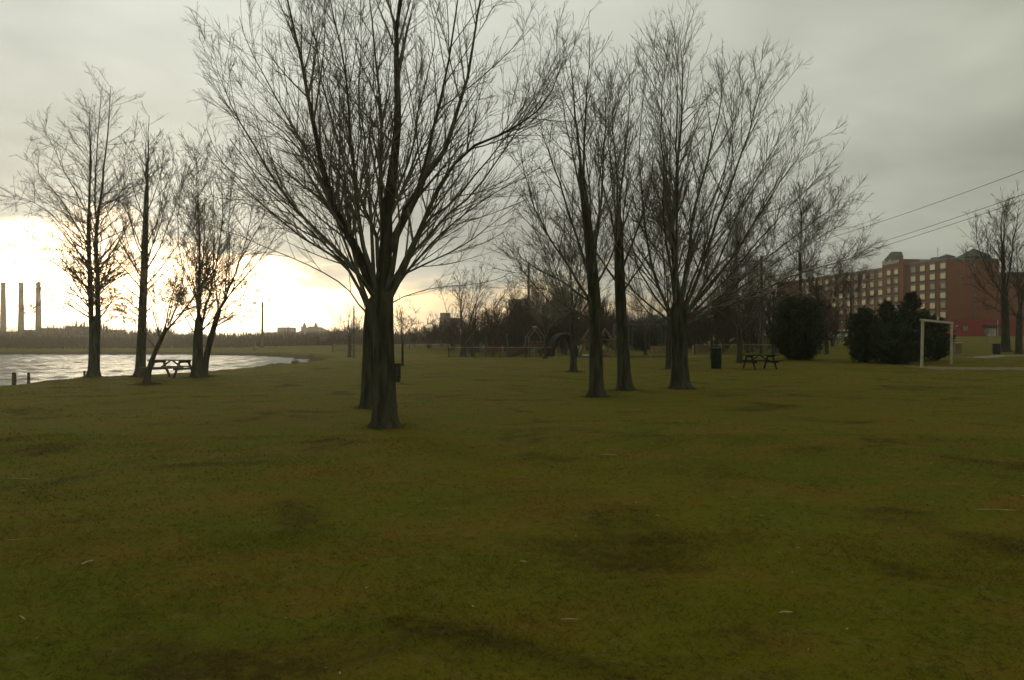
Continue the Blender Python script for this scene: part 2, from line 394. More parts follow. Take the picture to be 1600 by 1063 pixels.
def grow(P, Rd, rng, dens, t0, ang, angsd, lfac, ladd, taper, npts, wob, trop, rr, rmin, lmax=9.0, lmin=.06, t1=1.0, zdroop=0.0, flat=0.0):
    """children of every polyline in P (N,n,3) with radii Rd (N,n)"""
    N, n, _ = P.shape
    L = np.linalg.norm(np.diff(P, axis=1), axis=2).sum(1)
    cnt = np.maximum(1, rng.poisson(np.maximum(dens * L * (t1 - t0), .3)))
    par = np.repeat(np.arange(N), cnt); Mn = len(par)
    t = t0 + (t1 - t0) * rng.random(Mn) ** .85
    f = t * (n - 1); i = np.minimum(f.astype(int), n - 2); fr = (f - i)[:, None]
    pos = P[par, i] * (1 - fr) + P[par, i + 1] * fr
    tan = P[par, i + 1] - P[par, i]; tan /= np.maximum(np.linalg.norm(tan, axis=1, keepdims=True), 1e-9)
    rad = Rd[par, i] * (1 - fr[:, 0]) + Rd[par, i + 1] * fr[:, 0]
    rv = rng.normal(size=(Mn, 3)); rv -= (rv * tan).sum(1, keepdims=True) * tan; rv /= np.maximum(np.linalg.norm(rv, axis=1, keepdims=True), 1e-9)
    a = np.radians(rng.normal(ang, angsd, Mn))[:, None]
    d = tan * np.cos(a) + rv * np.sin(a); d[:, 2] += flat; d /= np.linalg.norm(d, axis=1, keepdims=True)
    ln = np.clip((lfac * L[par] * (1 - taper * t) + ladd) * rng.uniform(.55, 1.15, Mn), lmin, lmax)
    out = np.empty((Mn, npts, 3)); out[:, 0] = pos; st = (ln / (npts - 1))[:, None]
    for k in range(1, npts):
        d = d + rng.normal(size=(Mn, 3)) * wob; d[:, 2] += trop - zdroop * (1 - k / npts)
        d /= np.linalg.norm(d, axis=1, keepdims=True); out[:, k] = out[:, k - 1] + d * st
    r0 = np.maximum(np.minimum(rad * rr, ln * .0125 + rmin), rmin)
    RR = r0[:, None] + (rmin * .7 - r0)[:, None] * (np.linspace(0, 1, npts)[None, :] ** .8)
    return out, np.maximum(RR, rmin * .6)

def trunk_mesh(path, radii, k=18, flare=.45, seed=0, n=26):
    P = catmull(path, n); u = np.linspace(0, 1, n); r = np.interp(u, np.linspace(0, 1, len(radii)), radii)
    hgt = P[:, 2] - P[0, 2]
    r = r * (1 + flare * np.exp(-np.maximum(hgt, 0) / .16) + .12 * np.exp(-np.maximum(hgt, 0) / .6))
    V, Q = tubes(P[None], r[None], k)
    rng = np.random.default_rng(seed); ph = rng.random(6) * 6.28
    V = V.reshape(n, k, 3); a = np.arange(k) / k * 2 * np.pi
    for i in range(n):
        lob = .22 * np.exp(-max(hgt[i], 0) / .12) * np.maximum(0, np.sin(a * 5 + ph[0])) + .018 * np.sin(a * 7 + ph[1] + hgt[i] * 1.2) + .012 * np.sin(a * 11 + ph[2] - hgt[i] * 2) + .012 * np.sin(a * 3 + ph[3] + hgt[i] * 2.7)
        V[i] = P[i] + (V[i] - P[i]) * (1 + lob)[:, None]
    return V.reshape(-1, 3), Q, P, r

SPECS = {
    # level 2 .. twigs
    'maple_near': [dict(dens=4.0, t0=.10, ang=27, angsd=9, lfac=.33, ladd=.55, taper=.62, npts=9, wob=.032, trop=.040, rr=.6, rmin=.0046),
                   dict(dens=6.2, t0=.10, ang=31, angsd=10, lfac=.34, ladd=.14, taper=.5, npts=6, wob=.050, trop=.035, rr=.65, rmin=.0040),
                   dict(dens=9.2, t0=.12, ang=37, angsd=12, lfac=.36, ladd=.06, taper=.5, npts=3, wob=.08, trop=.04, rr=.75, rmin=.0028)],
    'maple_mid': [dict(dens=3.8, t0=.10, ang=29, angsd=10, lfac=.33, ladd=.5, taper=.62, npts=8, wob=.030, trop=.045, rr=.6, rmin=.0068),
                  dict(dens=5.4, t0=.12, ang=31, angsd=10, lfac=.35, ladd=.14, taper=.5, npts=5, wob=.055, trop=.045, rr=.65, rmin=.0050),
                  dict(dens=7.6, t0=.12, ang=36, angsd=12, lfac=.38, ladd=.08, taper=.5, npts=3, wob=.08, trop=.05, rr=.75, rmin=.0036)],
    'oak': [dict(dens=5.0, t0=.06, ang=52, angsd=12, lfac=.30, ladd=.55, taper=.74, npts=8, wob=.035, trop=.028, rr=.45, rmin=.008, flat=-.03),
            dict(dens=5.4, t0=.12, ang=36, angsd=12, lfac=.34, ladd=.12, taper=.55, npts=5, wob=.06, trop=.015, rr=.65, rmin=.006),
            dict(dens=6.0, t0=.15, ang=40, angsd=13, lfac=.36, ladd=.08, taper=.5, npts=3, wob=.09, trop=.02, rr=.75, rmin=.0048)],
    'upright': [dict(dens=5.0, t0=.06, ang=36, angsd=10, lfac=.28, ladd=.45, taper=.66, npts=7, wob=.035, trop=.05, rr=.5, rmin=.008),
                dict(dens=5.4, t0=.12, ang=34, angsd=12, lfac=.36, ladd=.12, taper=.55, npts=5, wob=.06, trop=.04, rr=.65, rmin=.006),
                dict(dens=5.4, t0=.15, ang=38, angsd=13, lfac=.36, ladd=.08, taper=.5, npts=3, wob=.09, trop=.03, rr=.75, rmin=.0048)],
    'far': [dict(dens=2.8, t0=.10, ang=34, angsd=10, lfac=.38, ladd=.5, taper=.64, npts=6, wob=.045, trop=.035, rr=.55, rmin=.013),
            dict(dens=3.6, t0=.12, ang=36, angsd=12, lfac=.38, ladd=.18, taper=.55, npts=4, wob=.07, trop=.035, rr=.65, rmin=.010),
            dict(dens=3.0, t0=.15, ang=40, angsd=13, lfac=.42, ladd=.14, taper=.5, npts=3, wob=.09, trop=.03, rr=.75, rmin=.0085)],
}
SIDES = (5, 3, 3, 3)

def build_tree(name, label, base, trunk, radii, limbs, spec, seed, group=None, bark='bark', twig='twig', leaves=0, leaf_zone=None, dens=1.0, flare=.45, limb_n=13, cat='tree'):
    """trunk: world points; limbs: list of (world points, r0)"""
    rng = np.random.default_rng(seed); base = np.array(base, float)
    root = empty(name, base, 0, label, cat, group)
    trunk = [np.array(q_, float) for q_ in trunk]; dv = trunk[-1] - trunk[-2]; dv = dv / max(np.linalg.norm(dv), 1e-6)
    trunk.append(trunk[-1] + dv * radii[-1] * 1.9); radii = tuple(radii) + (radii[-1] * .22,)      # closes inside the fork
    V, Q, TP, TR = trunk_mesh(np.array(trunk) - base, radii, seed=seed, flare=flare)
    link('trunk', np_mesh('trunk', V, [Q], True), M[bark], root)
    LP, LR = [], []
    for pts, r0 in limbs:
        P = catmull(np.array(pts) - base, limb_n); r0 = r0 * (.72 if r0 < .12 else .8)
        Ln = np.linalg.norm(P[-1] - P[0]); w = np.cumsum(rng.normal(size=(limb_n, 3)) * Ln * .0045, axis=0); w -= w[0]; P = P + w
        rr = r0 * (1 - np.linspace(0, 1, limb_n) ** (.62 if r0 < .08 else .78) * .93); rr = np.maximum(rr, .007)
        V, Q = tubes(P[None], rr[None], 10 if r0 > .05 else 8)
        link('limb', np_mesh('limb', V, [Q], True), M['limb_bark' if r0 < .085 else bark], root)
        LP.append(P); LR.append(rr)
    P, Rd = np.array(LP), np.array(LR)
    parts = []; lastP = None; allP = []
    for lv, sp in enumerate(SPECS[spec]):
        sp = dict(sp); sp['dens'] *= dens
        P, Rd = grow(P, Rd, rng, **sp)
        parts.append(tubes(P, Rd, SIDES[lv])); allP.append(P)
    V, Fs = merge(parts)
    cr = tag(link('crown', np_mesh('crown', V, Fs, False), M[twig], root), kind='stuff')
    if leaves:
        pts = np.concatenate([p[:, 1:].reshape(-1, 3) for p in allP[1:]])
        if leaf_zone is not None: pts = pts[leaf_zone(pts + base)]
        if len(pts):
            sel = pts[rng.integers(0, len(pts), leaves)]
            V, T = leaf_tris(sel, rng, .026, .052)
            tag(link('dead_leaves', np_mesh('dead_leaves', V, [T]), M['dead_leaf'], root), kind='stuff')
    return root

def leaf_tris(P, rng, s0, s1):
    n = len(P); a = rng.normal(size=(n, 3)); a /= np.linalg.norm(a, axis=1, keepdims=True)
    bb_ = rng.normal(size=(n, 3)); bb_ = np.cross(a, bb_); bb_ /= np.linalg.norm(bb_, axis=1, keepdims=True)
    s = rng.uniform(s0, s1, n)[:, None]; P = P + rng.normal(size=(n, 3)) * .02
    V = np.stack([P, P + a * s + bb_ * s * .38, P + a * s * 1.9, P + a * s - bb_ * s * .38], 1).reshape(-1, 3)
    i = np.arange(n)[:, None] * 4
    return V, np.concatenate([i, i + 1, i + 2, i + 3], 1)

def px_tree(name, label, bx, by, trunk, radii, limbs, spec, seed, d=None, spreadd=2.4, extra=0, shrink=0.0, **kw):
    """author a tree on the photo's own measure: points become 3-D at the tree's distance, limbs lean towards or away from the viewer"""
    rng = np.random.default_rng(seed + 999)
    sh_ = lambda pts: [(pts[0][0] + (x - pts[0][0]) * (1 - shrink * j / (len(pts) - 1)), pts[0][1] + (y - pts[0][1]) * (1 - shrink * j / (len(pts) - 1))) for j, (x, y) in enumerate(pts)]
    limbs = [(l_[0], sh_(l_[1]), *l_[2:]) for l_ in limbs]
    d = d or F * EYE / (by - 530)
    base = at(bx, by, d); base[2] = gz1(base[0], base[1]) - .06
    tr = [base] + [at(x, y, d + (q_[0] if q_ else 0)) for x, y, *q_ in trunk]
    LL = []
    for r0, pts, *amp in limbs:
        A = amp[0] if amp else rng.uniform(-1, 1) * spreadd
        n = len(pts); LL.append(([at(x, y, d + A * (i / (n - 1)) ** 1.1) for i, (x, y) in enumerate(pts)], r0))
    # limbs that mainly lean out of the picture plane
    for i in range(extra):
        src = limbs[i % len(limbs)]; pts = src[1]; n = len(pts); sgn = 1 if i % 2 else -1
        cx = pts[0][0]; sh = rng.uniform(-.3, .75)
        LL.append(([at(cx + (x - cx) * sh, y + 14 * (j / (n - 1)), d + sgn * rng.uniform(.55, 1.0) * spreadd * 1.5 * (j / (n - 1)) ** 1.1) for j, (x, y) in enumerate(pts)], src[0] * .8))
    return build_tree(name, label, base, tr, radii, LL, spec, seed, **kw)

# --- the pair of maples in the middle of the lawn
px_tree('maple_tree', 'largest bare tree, thick dark trunk nearest the viewer on the lawn', 602, 665,
        [(601, 600), (599, 540), (598, 490), (600, 462)], (.215, .200, .192, .196, .175),
        [(.19, [(600, 470), (604, 372), (613, 285), (623, 180), (631, 80), (640, -40), (648, -170)], -.3),
         (.085, [(603, 385), (595, 305), (592, 205), (583, 100), (572, 0), (560, -120)], .6),
         (.115, [(605, 395), (638, 322), (668, 268), (690, 232), (712, 170), (735, 90), (752, 0), (768, -100)], -.7),
         (.10, [(604, 472), (640, 398), (660, 348), (688, 282), (735, 222), (800, 190), (855, 150), (892, 80)], -1.2),
         (.13, [(594, 472), (562, 400), (532, 342), (506, 272), (488, 190), (470, 100), (450, 10), (436, -80)], -.4),
         (.085, [(597, 470), (577, 400), (563, 330), (556, 260), (546, 180), (535, 90), (520, 0), (508, -100)], -1.4),
         (.075, [(592, 474), (548, 412), (500, 362), (452, 318), (402, 255), (362, 190), (330, 130), (312, 88)], -.8),
         (.050, [(604, 468), (645, 412), (690, 362), (742, 320), (800, 282), (850, 250)], .5),
         (.08, [(600, 468), (618, 350), (650, 250), (678, 120), (700, -20), (712, -120)], -3.4),
         (.075, [(599, 468), (578, 350), (540, 250), (505, 140), (480, 40), (470, -50)], 3.2),
         (.06, [(603, 470), (660, 350), (715, 300), (770, 235), (830, 150), (870, 60)], 2.0),
         (.045, [(594, 470), (555, 420), (505, 370), (450, 320), (400, 270), (350, 200)], -2.2)],
        'maple_near', 11, dens=1.0, shrink=.05)
px_tree('maple_tree', 'bare tree whose trunk stands just behind the largest tree trunk', 578, 635,
        [(577, 590), (578, 550), (579, 510), (581, 478)], (.20, .18, .170, .168, .15),
        [(.034, [(577, 492), (548, 452), (505, 420), (450, 392), (400, 372), (340, 350), (300, 330)]),
         (.070, [(579, 490), (542, 424), (495, 385), (440, 345), (382, 295), (335, 240), (300, 170)]),
         (.080, [(580, 486), (552, 385), (525, 305), (480, 220), (425, 130), (385, 50), (360, -20)]),
         (.085, [(581, 486), (576, 350), (562, 250), (551, 150), (545, 50), (540, -40)]),
         (.080, [(582, 486), (602, 350), (640, 250), (662, 150), (682, 60), (700, -30)]),
         (.060, [(582, 490), (630, 432), (680, 402), (740, 372), (790, 335), (835, 300)]),
         (.030, [(585, 488), (632, 464), (690, 450), (750, 441), (805, 425)]),
         (.070, [(582, 488), (640, 398), (700, 330), (760, 268), (812, 200), (850, 130), (885, 50)]),
         (.060, [(580, 488), (530, 350), (490, 260), (430, 180), (380, 130), (345, 60)], 2.6)],
        'maple_near', 23, dens=.78, twig='twig', shrink=.08)

# --- the group right of the middle
px_tree('maple_tree', 'slim straight bare tree, leftmost of the three close trunks right of the largest tree', 932, 617,
        [(931, 560), (930, 500), (926, 430), (918, 350), (908, 270)], (.205, .19, .18, .17, .13, .09),
        [(.085, [(910, 285), (903, 200), (898, 120), (893, 60)]),
         (.075, [(928, 482), (892, 420), (855, 360), (822, 290), (800, 215)]),
         (.080, [(926, 442), (900, 360), (872, 270), (848, 190), (832, 130)]),
         (.085, [(923, 405), (938, 330), (946, 240), (948, 150), (945, 85)]),
         (.060, [(917, 335), (892, 250), (874, 160), (866, 95)]),
         (.055, [(929, 475), (880, 440), (832, 415), (785, 380)]),
         (.055, [(928, 455), (960, 390), (985, 320), (1000, 250)]),
         (.055, [(929, 500), (885, 480), (845, 450), (800, 440)]),
         (.065, [(924, 420), (915, 300), (905, 200), (918, 110)], 2.5)],
        'maple_mid', 31, extra=3, dens=.95, shrink=.10)
px_tree('maple_tree', 'bare tree with pale flared trunk, middle of the three close trunks', 976, 608,
        [(974, 560), (971, 500), (968, 420), (966, 345)], (.225, .20, .18, .165, .13),
        [(.080, [(966, 355), (974, 260), (982, 170), (985, 85)]),
         (.075, [(968, 390), (942, 305), (928, 210), (920, 110)]),
         (.070, [(969, 430), (1000, 345), (1022, 260), (1032, 180)]),
         (.060, [(967, 370), (960, 280), (950, 190), (955, 105)]),
         (.060, [(970, 450), (930, 390), (895, 330), (870, 260)]),
         (.055, [(970, 460), (1005, 410), (1040, 350), (1060, 290)])],
        'maple_mid', 37, extra=3, dens=.9, shrink=.12)
px_tree('maple_tree', 'broad vase shaped bare tree, rightmost and thickest of the three close trunks', 1063, 606,
        [(1062, 565), (1061, 530), (1060, 492), (1061, 470)], (.30, .27, .265, .27, .20),
        [(.125, [(1056, 492), (1051, 400), (1050, 300), (1055, 200), (1060, 100), (1060, 15)]),
         (.115, [(1062, 490), (1075, 400), (1086, 320), (1110, 220), (1130, 130), (1136, 55)]),
         (.095, [(1054, 500), (1022, 430), (1006, 350), (1000, 250), (1004, 150), (1012, 65)]),
         (.105, [(1066, 490), (1108, 402), (1140, 310), (1172, 220), (1192, 140), (1200, 95)]),
         (.090, [(1068, 495), (1128, 420), (1180, 340), (1230, 270), (1285, 195)]),
         (.080, [(1068, 503), (1140, 450), (1210, 390), (1280, 330), (1335, 290)]),
         (.070, [(1068, 508), (1150, 470), (1230, 430), (1310, 400), (1368, 372)]),
         (.065, [(1054, 505), (1002, 462), (962, 420), (925, 370)]),
         (.075, [(1068, 497), (1120, 410), (1160, 320), (1205, 240), (1240, 165)], 1.2),
         (.070, [(1068, 500), (1135, 435), (1195, 365), (1255, 300), (1312, 245)], -1.6),
         (.060, [(1068, 506), (1145, 460), (1215, 410), (1290, 365), (1350, 330)], 1.5),
         (.065, [(1066, 492), (1100, 400), (1128, 300), (1150, 200), (1168, 110)], 1.0),
         (.055, [(1054, 502), (1010, 440), (985, 370), (975, 290), (978, 210)], 1.4),
         (.085, [(1060, 488), (1090, 380), (1130, 280), (1160, 180), (1165, 95)], 2.8),
         (.085, [(1060, 488), (1040, 380), (1035, 280), (1030, 160), (1035, 60)], -2.6),
         (.070, [(1066, 497), (1150, 400), (1205, 300), (1250, 220)], -2.6)],
        'maple_mid', 41, extra=2, dens=.92, shrink=.085)
# --- trees further back in the middle and right
px_tree('bare_tree', 'small bare tree with thin trunk in front of the black climbing tunnel', 896, 580,
        [(896, 550), (895, 520), (893, 490)], (.17, .15, .14, .12),
        [(.075, [(894, 500), (880, 450), (862, 390), (850, 330)]), (.07, [(894, 500), (905, 440), (910, 370), (915, 310)]), (.06, [(894, 510), (860, 470), (825, 430), (800, 390)]),
         (.06, [(893, 505), (870, 440), (845, 370), (830, 320)]), (.055, [(895, 505), (925, 460), (940, 400), (950, 350)])],
        'far', 47, extra=3, twig='twig', dens=1.3)
px_tree('bare_tree', 'bare tree whose trunk shows just left of the thickest vase shaped tree', 1048, 575,
        [(1047, 545), (1046, 510)], (.26, .24, .2),
        [(.09, [(1046, 515), (1040, 440), (1030, 350), (1025, 270)]), (.09, [(1046, 515), (1065, 440), (1090, 360), (1100, 280)]), (.07, [(1046, 520), (1000, 470), (970, 410), (950, 350)]), (.07, [(1047, 520), (1090, 460), (1130, 400), (1160, 330)])],
        'far', 53, extra=3, dens=1.2)
px_tree('bare_tree', 'bare twiggy tree rising behind the picnic table and green bin', 1156, 566,
        [(1156, 540), (1155, 510)], (.2, .18, .15),
        [(.08, [(1155, 515), (1150, 450), (1145, 380), (1150, 310)]), (.07, [(1155, 515), (1180, 460), (1200, 390), (1215, 320)]), (.07, [(1155, 515), (1125, 460), (1105, 400), (1100, 340)]), (.06, [(1155, 520), (1195, 480), (1235, 440), (1265, 410)])],
        'far', 59, extra=3, dens=1.15, twig='twig_red')
px_tree('bare_tree', 'bare tree with slender upright stem standing behind the round dark bush', 1252, 561,
        [(1252, 520), (1251, 460), (1250, 400)], (.2, .17, .14, .10),
        [(.08, [(1250, 410), (1250, 350), (1248, 290)]), (.06, [(1251, 470), (1220, 410), (1200, 350), (1190, 310)]), (.06, [(1251, 460), (1280, 400), (1300, 350), (1310, 310)]), (.05, [(1251, 480), (1300, 440), (1335, 400), (1365, 380)]),
         (.05, [(1251, 430), (1270, 370), (1278, 310)]), (.05, [(1251, 430), (1232, 370), (1225, 310)]), (.05, [(1251, 480), (1205, 450), (1175, 420)])],
        'far', 61, extra=4, dens=1.05, twig='twig_red')
# --- more bare trees closing the gaps between the trunks, copies of the three above
BT = {o.get('label'): o for o in COL.objects if o.type == 'EMPTY' and o.name.startswith('bare_tree')}
BT = [BT['bare twiggy tree rising behind the picnic table and green bin'], BT['bare tree with slender upright stem standing behind the round dark bush'], BT['small bare tree with thin trunk in front of the black climbing tunnel']]
for px_, d_, top_, k_, rz_, lb_ in [(1112, 62, 400, 0, 1.1, 'bare tree in the brown tangle just right of the thickest trunk'), (1208, 70, 372, 1, 2.0, 'bare tree in the brown tangle left of the round bush'), (1292, 72, 372, 0, 3.9, 'bare tree between the round bush and the evergreen clump'),
                                    (1330, 86, 398, 1, .6, 'bare tree rising behind the left end of the evergreen clump'), (852, 66, 405, 2, 2.2, 'bare tree rising over the play tower'), (822, 84, 425, 0, 4.4, 'bare tree beside the tall thicket pole'),
                                    (1008, 78, 425, 2, 1.0, 'bare tree seen between the flared and thickest trunks'), (884, 82, 400, 1, 5.0, 'bare tree behind the black climbing tunnel'), (1168, 80, 390, 0, 5.3, 'bare tree behind the picnic table, beside the utility pole')]:
    src = BT[k_]; x_ = (px_ - 800) / F * d_; g_ = gz1(x_, d_); Hs = max((src.matrix_basis @ Vector(c_.data.vertices[i_].co)).z - src.location.z for c_ in src.children if c_.name.startswith('crown') for i_ in range(0, len(c_.data.vertices), 37))
    o_ = copy_tree(src); sc_ = (EYE + (530 - top_) / F * d_ - g_) / Hs; o_.location = (x_, d_, g_ - .06); o_.scale = (sc_, sc_, sc_); o_.rotation_euler = (0, 0, rz_); o_['label'] = lb_
# --- trees on the lake shore
zone_low = lambda p: p[:, 2] < 4.2
px_tree('shore_tree', 'tall bare tree with twin stems at the lake edge, furthest left', 146, 588,
        [(147, 560), (148, 530), (149, 505)], (.23, .215, .21, .20),
        [(.15, [(144, 520), (137, 430), (133, 340), (136, 250), (140, 175)], .3), (.16, [(152, 520), (156, 430), (158, 340), (164, 255), (176, 128)], -.3),
         (.05, [(140, 480), (100, 440), (70, 425), (50, 428)]), (.045, [(142, 492), (105, 465), (75, 462), (55, 480)]), (.045, [(150, 490), (185, 465), (210, 470)]), (.045, [(141, 470), (100, 455), (65, 450), (40, 465)], -1.5), (.045, [(154, 460), (190, 430), (215, 430)]), (.05, [(138, 450), (95, 400), (55, 370), (30, 365)]), (.05, [(137, 420), (90, 345), (45, 310), (15, 300)]), (.05, [(136, 380), (95, 310), (60, 270), (35, 235)]),
         (.045, [(135, 330), (100, 270), (78, 230), (60, 200)]), (.04, [(157, 350), (190, 300), (205, 260), (215, 190)]), (.04, [(156, 420), (190, 380), (215, 350)])],
        'oak', 67, extra=3, leaves=4600, leaf_zone=lambda p: p[:, 2] < 5.6, dens=.84, bark='bark_grey', twig='twig', spreadd=2.0)
px_tree('shore_tree', 'bare tree with one straight trunk left of the lakeside picnic table', 219, 587,
        [(221, 540), (223, 480), (226, 400), (229, 300)], (.215, .19, .17, .14, .09),
        [(.12, [(229, 315), (231, 260), (233, 180)], .2), (.06, [(225, 440), (195, 385), (172, 330), (158, 285)]), (.06, [(225, 430), (255, 370), (276, 310), (290, 250)]), (.055, [(224, 455), (190, 415), (165, 385), (145, 365)]), (.055, [(224, 450), (262, 405), (290, 365), (310, 330)]), (.05, [(226, 410), (250, 350), (262, 300), (270, 240)], -1.5), (.05, [(226, 410), (205, 350), (192, 300), (186, 245)], 1.5), (.05, [(228, 350), (210, 290), (200, 230)]), (.05, [(228, 340), (250, 280), (258, 215)]),
         (.05, [(224, 470), (185, 440), (160, 430)]), (.045, [(223, 490), (190, 465), (165, 470)]), (.045, [(223, 490), (255, 465), (280, 470)]), (.045, [(223, 500), (200, 480), (180, 495)], 1.5), (.05, [(224, 460), (265, 420), (300, 390)]), (.05, [(226, 400), (200, 330), (190, 270)]), (.05, [(226, 390), (250, 330), (265, 270)])],
        'upright', 71, extra=4, leaves=2600, leaf_zone=zone_low, bark='bark_grey', spreadd=1.8, dens=1.0)
px_tree('leaning_tree', 'small bare tree leaning over the near end of the lakeside picnic table', 229, 600,
        [(232, 580), (240, 555), (258, 515)], (.12, .095, .08, .065),
        [(.07, [(255, 520), (285, 482), (320, 435), (345, 385)]), (.045, [(250, 535), (240, 490), (228, 450), (220, 420)]), (.04, [(262, 508), (280, 460), (285, 420)]), (.04, [(275, 492), (310, 475), (350, 462)]), (.035, [(245, 545), (215, 510), (190, 480)])],
        'upright', 73, extra=3, leaves=420, bark='bark', spreadd=1.2, dens=1.1)
px_tree('shore_tree', 'multi stemmed bare tree right of the lakeside picnic table, leaves clinging low', 309, 589,
        [(309, 560), (309, 530), (311, 500)], (.24, .21, .19, .16),
        [(.12, [(310, 510), (312, 430), (313, 340), (308, 235)]), (.09, [(312, 520), (330, 440), (343, 350), (342, 245)]), (.05, [(310, 480), (285, 420), (280, 340), (290, 270)]), (.05, [(312, 460), (330, 400), (330, 320)]),
         (.05, [(309, 530), (280, 480), (262, 440)]), (.045, [(310, 510), (290, 470), (285, 430)], 1.2), (.045, [(312, 510), (335, 470), (355, 440)], -1.2), (.045, [(311, 515), (345, 495), (385, 490)], .8), (.05, [(311, 520), (350, 480), (390, 455)])],
        'upright', 79, extra=4, leaves=3200, leaf_zone=zone_low, spreadd=1.8, dens=1.05)
px_tree('shore_tree', 'slanting bare tree beside the multi stemmed one, tilting right over the lake', 318, 588,
        [(322, 560), (330, 525), (342, 485)], (.15, .13, .12, .10),
        [(.085, [(340, 490), (362, 440), (385, 370), (398, 262)]), (.06, [(345, 480), (385, 425), (420, 380), (445, 345)]), (.05, [(350, 470), (360, 400), (362, 320), (370, 260)]), (.05, [(335, 510), (375, 485), (420, 470)]), (.045, [(372, 410), (405, 350), (425, 300)])],
        'upright', 83, extra=2, leaves=900, leaf_zone=zone_low, spreadd=1.5, dens=1.0)
# --- small trees beyond the pair
px_tree('bare_tree', 'small bare tree between the largest trunk and the dark brushwood', 629, 579,
        [(629, 555), (629, 528)], (.085, .07, .06),
        [(.04, [(629, 535), (627, 505), (625, 470)]), (.035, [(629, 530), (645, 505), (655, 480)]), (.035, [(629, 530), (612, 505), (602, 485)]), (.03, [(629, 540), (650, 520), (668, 505)])],
        'far', 89, extra=3, d=48, dens=1.1)
px_tree('bare_tree', 'round crowned bare tree with two close trunks at the end of the railing', 724, 556,
        [(724, 545), (723, 530)], (.30, .27, .24),
        [(.14, [(723, 535), (722, 500), (720, 460), (722, 425)]), (.12, [(723, 535), (738, 500), (752, 460), (765, 415)]), (.10, [(723, 538), (705, 505), (695, 470), (690, 445)]), (.10, [(723, 538), (750, 510), (775, 480), (800, 450)]),
         (.16, [(738, 557), (738, 530), (742, 490), (745, 440)]), (.08, [(723, 540), (695, 520), (675, 500)])],
        'far', 97, extra=4, d=74, dens=1.0, twig='twig_red')
px_tree('bare_tree', 'bare tree with low spreading branches left of the largest trunk, behind the lake end', 546, 561,
        [(546, 545), (546, 525)], (.16, .14, .12),
        [(.08, [(546, 530), (545, 500), (548, 470)]), (.06, [(546, 530), (530, 505), (515, 485)]), (.06, [(546, 530), (562, 505), (572, 480)]), (.05, [(546, 535), (525, 520), (508, 512)])],
        'far', 101, extra=3, d=72, dens=1.0)
# --- right edge
px_tree('bare_tree', 'tall bare tree with dark trunk in front of the hotel end wall', 1571, 545,
        [(1571, 520), (1570, 480), (1569, 450)], (.42, .36, .34, .30),
        [(.17, [(1569, 455), (1566, 400), (1564, 350), (1566, 312)]), (.14, [(1570, 460), (1582, 400), (1590, 350), (1594, 310)]), (.12, [(1569, 465), (1545, 420), (1532, 380), (1528, 345)]), (.10, [(1570, 480), (1535, 450), (1515, 420), (1505, 400)]),
         (.10, [(1570, 475), (1605, 440), (1630, 400), (1640, 350)]), (.10, [(1570, 490), (1545, 475), (1525, 470)])],
        'far', 103, extra=5, d=78, dens=.9, twig='twig_red')
px_tree('bare_tree', 'bare tree with dark trunk at the right edge of the picture', 1592, 549,
        [(1592, 525), (1593, 490)], (.30, .27, .24),
        [(.13, [(1593, 495), (1590, 430), (1585, 380)]), (.13, [(1593, 495), (1602, 430), (1608, 360)]), (.09, [(1593, 505), (1570, 460), (1560, 430)]), (.09, [(1593, 505), (1625, 460), (1640, 420)])],
        'far', 107, extra=4, d=72, dens=.9, twig='twig_red')

# ------------------------------------------------------------------ shrubs and far trees: a few patterns, then copies
def stem_shrub(name, seed, h, w, nst, twig, label, cat, group, spec='far', dens=1.4):
    rng = np.random.default_rng(seed); limbs = []
    for i in range(nst):
        a = rng.random() * 6.28; rad = w * .5 * rng.uniform(.25, 1); hh = h * rng.uniform(.7, 1) * (1 - .25 * (rad / (w * .5)) ** 2)
        b0 = np.array([math.cos(a), math.sin(a), 0]) * .15 * w * rng.random(); dirv = np.array([math.cos(a), math.sin(a), 0])
        limbs.append(([b0, b0 + dirv * rad * .35 + (0, 0, hh * .35), b0 + dirv * rad * .75 + (0, 0, hh * .7), b0 + dirv * rad + (0, 0, hh)], .018 + .008 * h))
    return build_tree(name, label, (0, 0, 0), [(0, 0, -.2), (0, 0, .12 * h), (.02, 0, .25 * h)], (.03 + .012 * h, .03 + .01 * h, .02), limbs, spec, seed, group=group, twig=twig, dens=dens, limb_n=8, flare=.3, cat=cat)

def place(proto, x, y, s, rz, first, sz=None, label=None):
    o = proto if first else copy_tree(proto)
    o.location = (x, y, gz1(x, y) - .05); o.scale = (s, s, sz or s); o.rotation_euler = (0, 0, rz)
    if label: o['label'] = label
    return o
rnd = random.Random(5)
THL = 'dense bare brown shrub massed in the dark thicket behind the playground'
thk = [stem_shrub('thicket_shrub', 201 + i, 4.2, 4.0, 15, 'twig_red', THL, 'shrub', 'shrubs of the brown thicket', dens=1.5) for i in range(3)]
spots = []
for px, top, d in [(648, 512, 104), (668, 507, 98), (690, 506, 108), (706, 498, 96), (728, 494, 104), (748, 490, 92), (768, 486, 106), (788, 480, 98), (806, 474, 92), (824, 468, 104), (842, 462, 96),
                   (860, 456, 106), (878, 455, 92), (898, 456, 100), (918, 462, 108), (938, 470, 96), (1090, 478, 98), (1112, 465, 92), (1134, 455, 100), (1158, 452, 90), (1182, 455, 98), (1206, 460, 92), (1228, 458, 100), (1252, 462, 104),
                   (735, 520, 84), (772, 512, 86), (806, 508, 85), (850, 500, 86), (885, 500, 84), (1130, 500, 82), (1175, 500, 84), (1212, 505, 80), (1276, 470, 96), (1300, 480, 104)]:
    x = (px - 800) / F * d; g0 = gz1(x, d); H = EYE + (530 - top) / F * d - g0
    spots.append((x, d, H))
